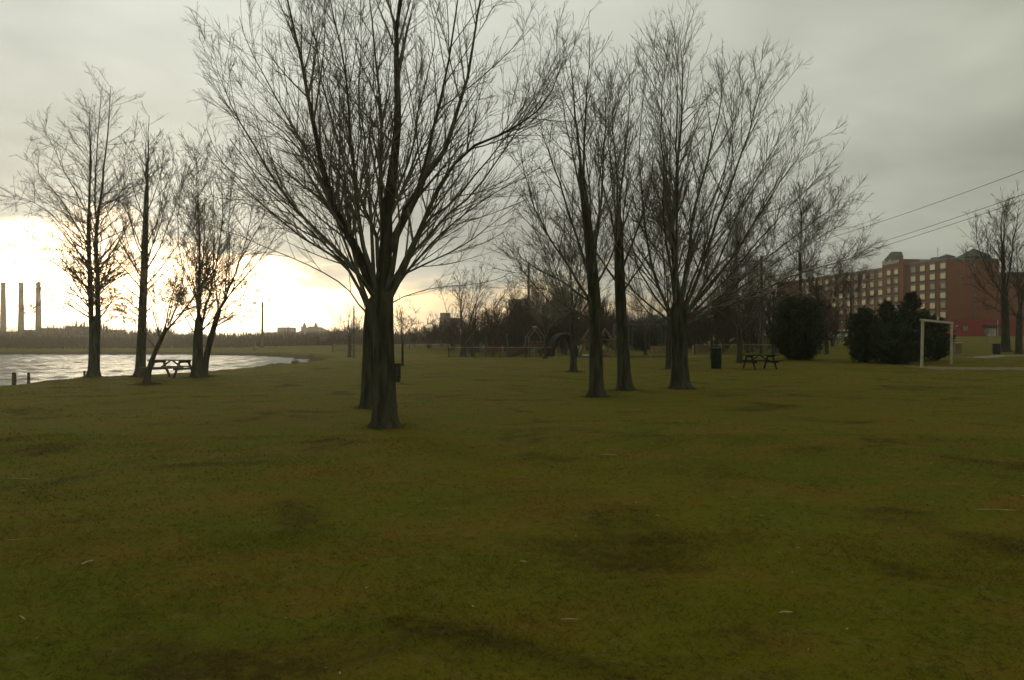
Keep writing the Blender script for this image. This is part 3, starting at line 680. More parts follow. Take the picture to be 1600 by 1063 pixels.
for i, (x, y, H) in enumerate(spots):
    s = max(.5, H / 4.0); place(thk[i % 3], x, y, min(s, 1.25), rnd.random() * 6.28, i < 3, sz=s)
FTL = 'hazy bare tree in the line along the far lake bank'
def far_proto(seed, h):
    rng = np.random.default_rng(seed); limbs = []
    for i in range(11):
        a = i * 2.4 + rng.random(); rad = rng.uniform(.12, .42) * h; z0 = h * rng.uniform(.22, .42); z1 = h * rng.uniform(.75, 1.0) - rad * .4
        e = np.array([math.cos(a), math.sin(a), 0]); limbs.append(([(0, 0, z0), e * rad * .45 + (0, 0, z0 + (z1 - z0) * .35), e * rad * .85 + (0, 0, z0 + (z1 - z0) * .75), e * rad + (0, 0, z1)], .012 * h))
    return build_tree('far_tree', FTL, (0, 0, 0), [(0, 0, -.2), (0, 0, .2 * h), (.02, 0, .45 * h)], (.02 * h, .018 * h, .012 * h), limbs, 'far', seed, group='bare trees on the far bank', twig='twig', dens=.85, limb_n=8, flare=.3)
ft = [far_proto(301 + i, 8.0) for i in range(3)]
FTLS = ['below the leftmost smokestack', 'right of the three smokestacks', 'below the dark factory block', 'just right of the twin stemmed shore tree', 'just left of the straight shore trunk', 'seen above the lakeside picnic table', 'left of the multi stemmed shore tree',
        'seen through the slanting shore tree', 'left of the short pale post', 'between the short post and the tall bank pole', 'right of the tall bank pole', 'left of the twin spires', 'below the twin spires', 'standing alone right of the twin spires', 'below the lone small spire',
        'hidden partly by the paired trunks', 'just right of the paired trunks', 'left of the blocky skyline house', 'below the blocky skyline house']
k = 0
for px, top, d in [(20, 503, 150), (75, 498, 146), (110, 503, 142), (165, 512, 140), (200, 516, 150), (255, 514, 142), (285, 518, 136), (345, 516, 138), (372, 514, 150), (388, 519, 140), (418, 520, 150), (445, 521, 132), (462, 524, 150), (508, 516, 120), (528, 524, 140),
                   (555, 523, 150), (600, 520, 130), (640, 516, 126), (660, 510, 140)]:
    x = (px - 800) / F * d; H = EYE + (530 - top) / F * d - gz1(x, d)
    place(ft[k % 3], x, d, H / 8 * 1.15, rnd.random() * 6.28, k < 3, sz=H / 8.0, label='bare tree on the far bank ' + FTLS[k]); k += 1
# far-off wood that reads as one mass along the horizon
rng = np.random.default_rng(77); nT = 1000; per = 42
ang = rng.uniform(R(-46), R(20), nT); TY = rng.uniform(165, 330, nT); TX = np.tan(ang) * TY
ok = TX < .30 * TY; TX, TY, ang = TX[ok], TY[ok], ang[ok]; nT = len(TX); taz = np.degrees(ang)
TH = (3.4 + 2.2 * smooth(-24, -30, taz) + 5.6 * smooth(-9, 1, taz) + 1.3 * np.sin(ang * 23) + .9 * np.sin(ang * 61 + 1)) * rng.uniform(.55, 1.12, nT) + 1.2
TZ = gz(TX, TY) - .2
def rp(a_): return np.repeat(a_, per)
n = nT * per; a_ = rng.random(n) * 6.283; u_ = rng.random(n) ** .6
H_ = rp(TH); rad = H_ * .36 * np.sqrt(rng.random(n)); topz = H_ * (1 - .55 * (rad / (H_ * .36)) ** 2) * rng.uniform(.8, 1, n)
B0 = np.stack([rp(TX), rp(TY), rp(TZ) + H_ * rng.uniform(0, .4, n)], 1); T1 = np.stack([rp(TX) + np.cos(a_) * rad, rp(TY) + np.sin(a_) * rad, rp(TZ) + topz], 1)
M1 = B0 * .45 + T1 * .55 + np.stack([np.cos(a_) * rad * .18, np.sin(a_) * rad * .18, -H_ * .05], 1)
w = rng.uniform(.03, .09, n)[:, None]; sd = np.stack([np.ones(n), np.zeros(n), np.zeros(n)], 1) * w + rng.normal(size=(n, 3)) * .01
V = np.stack([B0 - sd, B0 + sd, M1 + sd * .9, T1, M1 - sd * .9], 1).reshape(-1, 3)
i_ = np.arange(n)[:, None] * 5
# low undergrowth between the stems
m = 24000; ug = rng.uniform(R(-46), R(20), m); uy = np.where(rng.random(m) < .45, rng.uniform(122, 150, m), rng.uniform(150, 330, m)); ux = np.tan(ug) * uy; ok = (ux < .30 * uy) & ((uy > 150) | (ux < -22)); ux, uy = ux[ok], uy[ok]; m = len(ux)
uh = rng.uniform(.6, 3.4, m) * np.where(uy < 150, .62, 1); uw = rng.uniform(.1, .4, m); uz = gz(ux, uy) - .2; lx = rng.normal(0, .4, m)
V2 = np.stack([np.stack([ux - uw, uy, uz], 1), np.stack([ux + uw, uy + .1, uz], 1), np.stack([ux + lx, uy, uz + uh], 1)], 1).reshape(-1, 3)
tag(link('far_woodland', np_mesh('far_woodland', np.concatenate([V, V2]), [np.concatenate([i_ + k_ for k_ in range(5)], 1), n * 5 + np.arange(m * 3).reshape(-1, 3)]), M['twig_red']), 'far-off bare brushwood along the horizon', None, None, 'stuff')

# ------------------------------------------------------------------ evergreens
def evergreen(name, label, x, y, h, w, seed, group=None, shape=1.0, low=.02, nb=260, lift=.15, per=7, cat='evergreen'):
    rng = np.random.default_rng(seed); root = empty(name, (x, y, gz1(x, y) - .05), 0, label, cat, group)
    V, Q, _, _ = trunk_mesh(np.array([(0, 0, 0), (.03, 0, h * .5), (0, .02, h * .93)]), (.035 * h, .022 * h, .006 * h), k=8, flare=.3, n=10)
    link('trunk', np_mesh('trunk', V, [Q], True), M['bark'], root)
    t = low + (1 - low) * rng.random(nb) ** 1.15; a = rng.random(nb) * 6.28
    env = (w * .5) * (1 - t) ** (.75 * shape) * (.55 + .45 * np.minimum(1, t / .18)) * rng.uniform(.72, 1.15, nb) * (1 + .16 * np.sin(a * 3 + seed) + .1 * np.sin(a * 5 + t * 9)) + .1
    npt = 7; u = np.linspace(0, 1, npt)
    P = np.stack([np.cos(a)[:, None] * env[:, None] * u, np.sin(a)[:, None] * env[:, None] * u, (t * h * .95)[:, None] + env[:, None] * (lift * u + .30 * u ** 2.2)], 2) + np.cumsum(rng.normal(size=(nb, npt, 3)) * .018, axis=1)
    P[:, :, 2] = np.maximum(P[:, :, 2], .08)
    V, Q = tubes(P, np.linspace(.02, .004, npt)[None] * np.ones((nb, 1)), 4)
    tag(link('boughs', np_mesh('boughs', V, [Q]), M['bark'], root), kind='stuff')
    # side sprays with needles
    S2, _ = grow(P, np.full((nb, npt), .01), rng, dens=5.0, t0=.18, ang=50, angsd=12, lfac=.30, ladd=.12, taper=.6, npts=4, wob=.12, trop=.05, rr=.5, rmin=.003, lmax=.9)
    pts = np.concatenate([S2[:, 1:].reshape(-1, 3), P[:, 3:].reshape(-1, 3)]); dirs = np.concatenate([(S2[:, 1:] - S2[:, :-1]).reshape(-1, 3), (P[:, 3:] - P[:, 2:-1]).reshape(-1, 3)])
    dirs /= np.maximum(np.linalg.norm(dirs, axis=1, keepdims=True), 1e-9)
    pts = np.repeat(pts, per, 0); dirs = np.repeat(dirs, per, 0); m = len(pts)
    pts = pts + rng.normal(size=(m, 3)) * .035
    nd = dirs * .75 + rng.normal(size=(m, 3)) * .55; nd[:, 2] += .12; nd /= np.linalg.norm(nd, axis=1, keepdims=True)
    sd = np.cross(nd, rng.normal(size=(m, 3))); sd /= np.maximum(np.linalg.norm(sd, axis=1, keepdims=True), 1e-9)
    ln = rng.uniform(.10, .24, m)[:, None]; wd = rng.uniform(.012, .026, m)[:, None]
    V = np.stack([pts - sd * wd, pts + sd * wd, pts + nd * ln], 1).reshape(-1, 3)
    tag(link('crown', np_mesh('crown', V, [np.arange(m * 3).reshape(-1, 3)]), M['needles'], root), kind='stuff')
    return root
def ev(px, d, top, wpx, **kw):
    x = (px - 800) / F * d; H = EYE + (530 - top) / F * d - gz1(x, d)
    return evergreen(x=x, y=d, h=H, w=wpx / F * d, **kw)
ev(1424, 56, 452, 84, name='pine_tree', label='tallest pointed dark evergreen of the clump behind the white goal', seed=401, shape=1.15, nb=300)
ev(1352, 54, 478, 62, name='pine_tree', label='dark evergreen at the left end of the clump beside the goal', seed=402, shape=.75, nb=240)
ev(1385, 55, 466, 66, name='pine_tree', label='second tallest dark evergreen, left of the tallest one in the clump', seed=406, shape=.95, nb=250)
ev(1462, 57, 490, 52, name='pine_tree', label='low dark evergreen seen through the white goal frame', seed=403, shape=.85, nb=200)
ev(1398, 52, 508, 74, name='pine_tree', label='low dark evergreen filling the front middle of the clump left of the goal', seed=404, shape=.6, nb=200)
ev(1246, 60, 466, 86, name='round_bush', label='very dark round evergreen bush right of the picnic table', seed=405, shape=.36, nb=360, low=.0, per=6, cat='bush')
for i, (px, d, top, w_) in enumerate([(962, 104, 492, 62), (990, 110, 498, 60), (1024, 106, 489, 62), (1058, 112, 497, 62), (1004, 98, 512, 60), (1082, 102, 500, 60)]):
    ev(px, d, top, w_, name='dark_conifer', label='dark conifer behind the playground, ' + ['leftmost, beside the slim straight trunk', 'second in the row, behind the pale flared trunk', 'tallest pointed one, between the flared and thickest trunks', 'just left of the thickest trunk', 'low one standing in front of the others', 'rightmost, just right of the thickest trunk'][i], seed=420 + i, shape=.7, nb=150, per=4, group='conifers behind the playground')

# ================================================================== hotel
HC = at(1480, 525, 232); HC[2] = gz1(HC[0], HC[1]) - .1
H_ANG = math.atan2(.173, .985)
hotel = empty('hotel', HC, H_ANG, 'large red brick hotel with rows of cream windows and a gabled sign tower', 'building')
HZ = 2.55 - HC[2]
def wall(name, x0, x1, y0, y1, z0, z1, mat, parent=None): return bm_obj(name, lambda bm: box(bm, (x0 + x1) / 2, (y0 + y1) / 2, (z0 + z1) / 2, x1 - x0, y1 - y0, z1 - z0), M[mat], parent or hotel)
TOPZ = 23.0
wall('wall', 0, 17.5, 0, 18.2, 5.1, TOPZ, 'hotel_brick')
wall('wall', .1, 17.4, .1, 18.1, -1.5, 5.1, 'red_paint')
tw = wall('tower', -1.0, 12, 18.2, 28.8, -1.5, 25.0, 'hotel_brick')
wall('wall', 0, 16, 28.8, 100, -1.5, TOPZ - .3, 'hotel_brick')
wall('parapet', -.22, 17.7, -.22, 18.18, TOPZ, TOPZ + .55, 'spandrel')
wall('parapet', -.22, 16.2, 28.82, 100.2, TOPZ - .3, TOPZ + .25, 'spandrel')
wall('wall', 17.5, 60, 7, 40, -1.5, 18.6, 'hotel_brick')
wall('wall', 17.52, 60, 4.0, 7, -1.5, 5.0, 'red_paint')
# gable of the sign tower
def gable(bm):
    pts = [(21.6, 24.95), (21.6, 26.3), (22.3, 27.8), (24.2, 27.8), (25.4, 26.9), (28.7, 24.95)]
    a_ = [bm.verts.new((-1.25, y, z_)) for y, z_ in pts]; c_ = [bm.verts.new((1.5, y, z_)) for y, z_ in pts]
    bm.faces.new(a_); bm.faces.new(c_)
    for i in range(len(pts)): bm.faces.new((a_[i], a_[(i + 1) % len(pts)], c_[(i + 1) % len(pts)], c_[i]))
bm_obj('gable', gable, M['brick_far'], hotel)
def hip(cx, cy, wx, wy, z0, z1, name='roof_cap'):
    def f(bm):
        b_ = [bm.verts.new((cx + sx * wx, cy + sy * wy, z0)) for sx, sy in ((-1, -1), (1, -1), (1, 1), (-1, 1))]; t_ = bm.verts.new((cx, cy, z1))
        bm.faces.new(b_)
        for i in range(4): bm.faces.new((b_[i], b_[(i + 1) % 4], t_))
    return bm_obj(name, f, M['roof_dark'], hotel)
wall('roof_house', 8.9, 15.9, 1, 7, TOPZ + .3, TOPZ + 1.2, 'roof_dark'); hip(12.4, 4, 3.9, 3.4, TOPZ + 1.2, TOPZ + 4.0)
wall('roof_house', 1.2, 3.8, 1.5, 5, TOPZ + .3, TOPZ + 1.0, 'roof_dark'); hip(2.5, 3.3, 1.8, 2.3, TOPZ + 1.0, TOPZ + 2.0)
wall('roof_house', 30, 36, 9, 16, 18.5, 20.5, 'roof_dark')
wall('roof_unit', 3.5, 6.0, 9.0, 11.5, TOPZ + .3, TOPZ + 1.7, 'concrete'); wall('roof_unit', 2.0, 3.2, 13.0, 14.5, TOPZ + .3, TOPZ + 1.3, 'steel')
bm_obj('aerial', lambda bm: (rod(bm, (1.0, 5.2, TOPZ + .4), (1.0, 5.2, TOPZ + 4.2), .09, .05, 6), rod(bm, (1.0, 4.5, TOPZ + 3.2), (1.0, 5.9, TOPZ + 3.2), .05, .05, 6), rod(bm, (1.0, 4.7, TOPZ + 3.8), (1.0, 5.7, TOPZ + 3.8), .05, .05, 6)), M['steel'], hotel)
# lettering on the tower
cu = bpy.data.curves.new('sign', 'FONT'); cu.body = 'Radisson'; cu.size = 2.3; cu.shear = .35; cu.extrude = .08; cu.align_x = 'CENTER'
to = bpy.data.objects.new('sign_tmp', cu); COL.objects.link(to); bpy.context.view_layer.update()
sm = bpy.data.meshes.new_from_object(to.evaluated_get(bpy.context.evaluated_depsgraph_get())); bpy.data.objects.remove(to)
sm.materials.clear(); so = link('sign_lettering', sm, M['white_paint'], hotel)
so.matrix_local = Matrix(((0, 0, -1, -1.36), (-1, 0, 0, 24.2), (0, 1, 0, 23.9), (0, 0, 0, 1)))
so['label'] = 'white script sign lettering on the tower'
# windows: recessed pane in a frame with lintel panel and sill, shared meshes
def win_meshes(w_, h_):
    def fr(bm):
        t_ = .14
        for (cy, cz, sy, sz) in ((-w_ / 2, 0, t_, h_ + t_), (w_ / 2, 0, t_, h_ + t_), (0, h_ / 2, w_, t_), (0, -h_ / 2, w_, t_)): box(bm, -.06, cy, cz, .2, sy, sz)
    def mk(fn):
        bm = bmesh.new(); fn(bm); me = bpy.data.meshes.new('m'); bm.to_mesh(me); bm.free(); return me
    f = mk(fr); f.materials.append(M['frame'])
    s_ = mk(lambda bm: box(bm, -.12, 0, -h_ / 2 - .25, .3, w_ + .3, .26)); s_.materials.append(M['roof_dark'])
    l_ = mk(lambda bm: box(bm, -.05, 0, h_ / 2 + .33, .12, w_, .42)); l_.materials.append(M['spandrel'])
    ps = []
    for mm in ('curtain', 'curtain_pale', 'curtain_dim'):
        p_ = mk(lambda bm: box(bm, -.02, 0, 0, .05, w_ - .1, h_ - .1)); p_.materials.append(M[mm]); ps.append(p_)
    return f, s_, l_, ps
WM = win_meshes(2.5, 1.85); WT = win_meshes(2.2, 1.7)
def window(y, zc, wm_, x=0.0, pane=0):
    f = link('window', wm_[0], None, hotel); f.location = (x, y, zc)
    link('pane', wm_[3][pane], None, f); link('sill', wm_[1], None, f); link('lintel', wm_[2], None, f)
rw = random.Random(9)
rows = [21.25 - 2.95 * i for i in range(6)]
for ci, y in enumerate((1.7, 6.2, 10.6, 14.8)):
    for ri_, zc in enumerate(rows): window(y, zc, WM, 0, 1 if (ci == 1 and ri_ == 0) else (2 if rw.random() < .14 else 0))
for y in (21.7, 25.4):
    for ri_, zc in enumerate(rows): window(y, zc - .1, WT, -1.0, 2 if (ri_ in (1, 2) or rw.random() < .3) else 0)
for i in range(12):
    for zc in rows: window(31.2 + 4.5 * i, zc - .3, WM, 0, 2 if rw.random() < .45 else 0)
for zc in rows:                                            # narrow stair windows of the end wall
    f = bm_obj('window', lambda bm: box(bm, 9.4, -.04, zc, 1.1, .10, 1.4), M['frame'], hotel)
    bm_obj('pane', lambda bm: box(bm, 9.4, -.10, zc, .9, .04, 1.2), M['glass_dark'], f)
for x in (14.2, 15.9):
    dd = bm_obj('door', lambda bm: box(bm, x, .05, 1.15, 1.5, .12, 2.7), M['pale_paint'], hotel)
    bm_obj('handle', lambda bm: box(bm, x + (.5 if x < 15 else -.5), -.05, 1.1, .06, .1, .3), M['iron'], dd)
bm_obj('awning', lambda bm: box(bm, 14.6, -.9, 3.3, 5.5, 1.9, .35), M['roof_dark'], hotel)
bm_obj('vent', lambda bm: box(bm, 6.0, -.02, 2.4, 1.7, .3, 1.3), M['concrete'], hotel)
bm_obj('wall_lamp', lambda bm: box(bm, 3.2, -.05, 3.2, .4, .35, .4), M['white_paint'], hotel)
bm_obj('downpipe', lambda bm: rod(bm, (17.1, -.1, -.5), (17.1, -.1, 5.0), .12), M['white_paint'], hotel)
dd = bm_obj('door', lambda bm: box(bm, 23.0, 3.92, 1.2, 1.8, .12, 3.0), M['pale_paint'], hotel)

# ================================================================== white goal
gp1 = at(1440, 574, 44.0); gp2 = at(1486, 566, 50.6)
g0 = empty('goal', (gp1[0], gp1[1], gz1(gp1[0], gp1[1])), 0, 'white painted goal frame without a net standing on worn dirt', 'goal')
q2 = Vector((gp2[0] - gp1[0], gp2[1] - gp1[1], gz1(gp2[0], gp2[1]) - gz1(gp1[0], gp1[1]))); GH = 2.62
bm_obj('post', lambda bm: bar(bm, (0, 0, -.2), (.06, 0, GH), .125, .125), M['goal_paint'], g0, .01)
bm_obj('post', lambda bm: bar(bm, (q2.x, q2.y, q2.z - .2), (q2.x + .05, q2.y, q2.z + GH - .02), .125, .125), M['goal_paint'], g0, .01)
bm_obj('crossbar', lambda bm: bar(bm, (-.1, -.12, GH + .07), (q2.x + .22, q2.y + .25, q2.z + GH + .05), .125, .125), M['goal_paint'], g0, .01)
bm_obj('bracket', lambda bm: (bar(bm, (q2.x * .52, q2.y * .52, GH + .14), (q2.x * .52 + .05, q2.y * .52, GH + .42), .1, .1), bar(bm, (q2.x * .46, q2.y * .46, GH + .40), (q2.x * .58, q2.y * .58, GH + .40), .07, .07)), M['steel'], g0)

# ================================================================== picnic tables
def picnic(x, y, rz, label, mat):
    r = empty('picnic_table', (x, y, gz1(x, y)), rz, label, 'picnic table', 'picnic tables in the park')
    for i in range(5): bm_obj('tabletop_plank', lambda bm: box(bm, 0, (i - 2) * .148, .745, 1.83, .138, .04), M[mat], r, .005)
    for s in (-1, 1):
        for i in range(2): bm_obj('bench_plank', lambda bm: box(bm, 0, s * (.62 + i * .148), .45, 1.83, .138, .04), M[mat], r, .005)
    for sx in (-.62, .62):
        for s in (-1, 1): bm_obj('leg', lambda bm: bar(bm, (sx, s * .70, -.02), (sx, s * .26, .725), .045, .10), M[mat], r)
        bm_obj('bench_support', lambda bm: box(bm, sx + .048, 0, .385, .045, 1.52, .09), M[mat], r)
        bm_obj('top_support', lambda bm: box(bm, sx + .048, 0, .68, .045, .70, .09), M[mat], r)
        bm_obj('brace', lambda bm: bar(bm, (sx * .93, 0, .40), (sx * .12, 0, .71), .08, .045), M[mat], r)
    return r
p = at(268, 587, 33.2); picnic(p[0], p[1], R(-14), 'weathered picnic table beside the lake between bare trees', 'wood_grey')
p = at(1187, 577, 42.5); picnic(p[0], p[1], R(10), 'dark green picnic table between the round bush and the green bin', 'wood_green')

# ================================================================== bins
def barrel(name, label, x, y, h, r, mat, lid='blackp', cat='bin', group=None):
    o = empty(name, (x, y, gz1(x, y)), 0, label, cat, group)
    def body(bm):
        prof = [(r * .93, 0), (r * .95, h * .05), (r, h * .32), (r * 1.04, h * .34), (r, h * .36), (r, h * .63), (r * 1.04, h * .65), (r, h * .67), (r * .98, h * .93), (r * 1.03, h * .95), (r * 1.03, h * .98)]
        seg = 20; ringsv = [[bm.verts.new((math.cos(a_ / seg * 6.2832) * rr, math.sin(a_ / seg * 6.2832) * rr, zz)) for a_ in range(seg)] for rr, zz in prof]
        for A_, B_ in zip(ringsv, ringsv[1:]):
            for i in range(seg): bm.faces.new((A_[i], A_[(i + 1) % seg], B_[(i + 1) % seg], B_[i]))
        bm.faces.new(ringsv[0]); 
    bm_obj('body', body, M[mat], o)
    bm_obj('rim', lambda bm: rod(bm, (0, 0, h * .965), (0, 0, h * 1.0), r * 1.07, r * 1.07, 20), M[lid], o)
    bm_obj('opening', lambda bm: rod(bm, (0, 0, h * 1.0), (0, 0, h * 1.012), r * .8, r * .7, 20), M['blackp'], o)
    return o
p = at(614, 594, 30.4); barrel('litter_barrel', 'dark litter barrel half hidden behind the largest tree trunk', p[0], p[1], .72, .31, 'bin_dark')
p = at(1119, 575, 43.2); barrel('litter_bin', 'tall green litter bin left of the dark picnic table', p[0], p[1], 1.12, .29, 'bin_green')
p = at(1557, 549, 71); barrel('litter_barrel', 'black litter barrel beside the tall tree below the hotel', p[0], p[1], .95, .33, 'bin_dark')
# tan utility cabinet by the paved path
p = at(1495, 546, 70); cb = empty('utility_cabinet', (p[0], p[1], gz1(p[0], p[1])), R(8), 'pale tan utility cabinet on a concrete pad right of the goal', 'cabinet')
bm_obj('pad', lambda bm: box(bm, 0, 0, .04, 1.3, 1.1, .12), M['concrete'], cb)
bm_obj('body', lambda bm: box(bm, 0, 0, .58, .62, .5, .96), M['tan_block'], cb, .02)
bm_obj('lid', lambda bm: box(bm, 0, 0, 1.09, .70, .58, .06), M['pale_paint'], cb, .01)
bm_obj('door_panel', lambda bm: box(bm, 0, -.262, .56, .5, .02, .78), M['wood_tan'], cb)
# thin marker post
p = at(1543, 544, 73); so_ = empty('sign_post', (p[0], p[1], gz1(p[0], p[1])), 0, 'thin metal sign post between the cabinet and the black barrel', 'sign')
bm_obj('post', lambda bm: rod(bm, (0, 0, -.1), (0, 0, 2.3), .035), M['steel'], so_)
bm_obj('plate', lambda bm: box(bm, 0, .05, 2.1, .45, .02, .5), M['steel'], so_)

# ================================================================== park lamps and poles
def lamp(px, py_top, d, label, h=None, name='lamp_post'):
    x = (px - 800) / F * d; g_ = gz1(x, d); h = EYE + (530 - py_top) / F * d - g_
    o = empty(name, (x, d, g_), 0, label, 'lamp post')
    bm_obj('pole', lambda bm: rod(bm, (0, 0, -.2), (0, 0, h), .10, .06), M['wood_pole'], o)
    bm_obj('arm', lambda bm: rod(bm, (0, 0, h - .08), (-.9, 0, h + .12), .04, .035), M['wood_pole'], o)
    bm_obj('lamp_head', lambda bm: box(bm, -1.1, 0, h + .10, .6, .25, .14), M['lampmat'], o, .03)
    return o
lamp(1468, 466, 120, 'slim lamp post rising above the goal in front of the hotel')
def pole(px, top, d, label, r=.13, arm=True, group=None):
    x = (px - 800) / F * d; g_ = gz1(x, d); h = EYE + (530 - top) / F * d - g_
    o = empty('utility_pole', (x, d, g_), 0, label, 'pole')
    bm_obj('pole', lambda bm: rod(bm, (0, 0, -.3), (0, 0, h), r * 1.15, r * .8), M['wood_pole'], o)
    if arm:
        bm_obj('cross_arm', lambda bm: box(bm, 0, 0, h - .5, 1.9, .1, .12), M['wood_pole'], o)
        for sx in (-.85, 0, .85): bm_obj('insulator', lambda bm: rod(bm, (sx, 0, h - .44), (sx, 0, h - .24), .05, .03, 8), M['lampmat'], o)
    return o, h + g_
pole(410, 470, 118, 'bare pole standing on the far lake bank left of the twin spires', .16, False)
pole(398, 523, 112, 'short pale post at the water edge below the tall bank pole', .10, False)
pole(553, 476, 70, 'thin pole just left of the paired trunks', .07, False)
pole(826, 408, 112, 'tall pole rising out of the brown thicket between the bare trees', .20, False)
pole(1190, 399, 78, 'wooden utility pole with cross arm among the dark trees, carrying the wires', .16, True)

# overhead wires running away from the viewer on the right
def wire(a_, e_, sag, label):
    a_, e_ = np.array(a_), np.array(e_); t = np.linspace(0, 1, 40)[:, None]; P = a_ * (1 - t) + e_ * t; P[:, 2] -= sag * 4 * t[:, 0] * (1 - t[:, 0])
    V, Q = tubes(P[None], np.full((1, 40), .013), 5)
    tag(link('power_line', np_mesh('power_line', V, [Q], True), M['wire']), label, 'wire', 'overhead wires')
xe, ye = (1190 - 800) / F * 78, 78.0
we = lambda dx, top: (xe + dx, ye, EYE + (530 - top) / F * 78)
wire(at(1780, 196, 32), we(-.85, 402), .5, 'topmost of the three overhead wires, apart from the other two')
wire(at(1780, 238, 32), we(0, 430), .35, 'middle overhead wire, upper one of the close pair')
wire(at(1780, 248, 32), we(.85, 432), .35, 'lowest overhead wire, lower one of the close pair')
po = empty('utility_pole', (at(1780, 530, 32)[0], 32, gz1(at(1780, 530, 32)[0], 32)), 0, 'wooden utility pole at the near end of the overhead wires', 'pole')
bm_obj('pole', lambda bm: rod(bm, (0, .15, -.3), (0, .15, EYE + 338 / F * 32), .18, .13), M['wood_pole'], po)

# ================================================================== playground
d0 = 75.0
p = at(836, 556, d0); pg = empty('play_tower', (p[0], p[1], gz1(p[0], p[1])), R(12), 'play tower with teal posts, red panels and a pointed roof frame', 'play tower')
for sx in (-.75, .75):
    for sy in (-.75, .75): bm_obj('post', lambda bm: bar(bm, (sx, sy, -.1), (sx, sy, 1.85), .12), M['teal'], pg)
bm_obj('deck', lambda bm: box(bm, 0, 0, .75, 1.6, 1.6, .08), M['wood_tan'], pg)
for sy in (-.75, .75):
    bm_obj('roof_beam', lambda bm: bar(bm, (-.85, sy, 1.75), (0, sy, 2.85), .07, .10), M['wood_tan'], pg)
    bm_obj('roof_beam', lambda bm: bar(bm, (.85, sy, 1.75), (0, sy, 2.85), .07, .10), M['wood_tan'], pg)
    bm_obj('rail', lambda bm: bar(bm, (-.8, sy, 1.42), (.8, sy, 1.42), .07), M['wood_tan'], pg)
bm_obj('roof_ridge', lambda bm: bar(bm, (0, -.85, 2.88), (0, .85, 2.88), .14), M['red'], pg)
for sx in (-.5, 0.02, .52): bm_obj('panel', lambda bm: box(bm, sx, -.80, 1.05, .30, .05, .55), M['red'], pg)
bm_obj('slide', lambda bm: (bar(bm, (-.80, -.2, .80), (-2.6, -.2, .12), .06, .62)), M['red'], pg)
for sy in (-.52, .12): bm_obj('slide_side', lambda bm: bar(bm, (-.80, sy, .92), (-2.6, sy, .24), .16, .05), M['teal'], pg)
bm_obj('ladder', lambda bm: [bar(bm, (.9 + .2 * i, -.4, .75 - .2 * i), (.9 + .2 * i, .4, .75 - .2 * i), .06) for i in range(4)] and None, M['steel'], pg)
# row of play posts left of the tower
for i, (px, top, mt_, lb) in enumerate([(760, 526, 'teal', 'teal upright play post furthest from the tower'), (770, 530, 'red', 'red upright play post between two teal ones'), (793, 522, 'teal', 'tall teal play post near the play tower')]):
    q_ = at(px, 556, 73); o = empty('play_post', (q_[0], q_[1], gz1(q_[0], q_[1])), 0, lb, 'play post', 'play posts')
    hh_ = EYE + (530 - top) / F * 73
    bm_obj('post', lambda bm: rod(bm, (0, 0, -.1), (0, 0, hh_), .09), M[mt_], o); bm_obj('cap', lambda bm: rod(bm, (0, 0, hh_), (0, 0, hh_ + .12), .12, .05), M[mt_], o)
    bm_obj('panel', lambda bm: box(bm, .32, 0, .75, .45, .06, .5), M['red'], o)
# black tunnel climber
p = at(879, 557, 74); tn = empty('tunnel_climber', (p[0], p[1], gz1(p[0], p[1])), R(8), 'black arched climbing tunnel right of the play tower', 'climber')
for i in range(6):
    yy = -1.2 + i * .48
    def arch(bm):
        pts = [(1.15 * math.cos(t_), yy, 2.1 * math.sin(t_)) for t_ in np.linspace(0, math.pi, 15)]
        for a_, e_ in zip(pts, pts[1:]): rod(bm, a_, e_, .14, .14, 7)
    bm_obj('arch', arch, M['blackp'], tn)
for t_ in np.linspace(.25, math.pi - .25, 6): bm_obj('rung', lambda bm: rod(bm, (1.15 * math.cos(t_), -1.2, 2.1 * math.sin(t_)), (1.15 * math.cos(t_), 1.2, 2.1 * math.sin(t_)), .08), M['blackp'], tn)
# wooden trestle climbing frame
p = at(945, 556, 74); cf = empty('climbing_frame', (p[0], p[1], gz1(p[0], p[1])), R(-3), 'tan timber climbing frame of crossed beams behind the three close trunks', 'climbing frame')
for yy in (-.8, .8):
    bm_obj('rail', lambda bm: bar(bm, (-2.4, yy, 1.62), (2.4, yy, 1.62), .09), M['wood_tan'], cf)
    for i in range(4):
        x0 = -2.4 + i * 1.2
        bm_obj('beam', lambda bm: bar(bm, (x0, yy, 0), (x0 + .6, yy + .1, 1.62), .08), M['wood_tan'], cf); bm_obj('beam', lambda bm: bar(bm, (x0 + 1.2, yy, 0), (x0 + .6, yy + .1, 1.62), .08), M['wood_tan'], cf)
    for i in range(3):
        x0 = -2.1 + i * 1.5
        bm_obj('beam', lambda bm: bar(bm, (x0, yy, 1.62), (x0 + .62, yy * .3, 2.65), .08), M['wood_tan'], cf); bm_obj('beam', lambda bm: bar(bm, (x0 + 1.24, yy, 1.62), (x0 + .62, yy * .3, 2.65), .08), M['wood_tan'], cf)
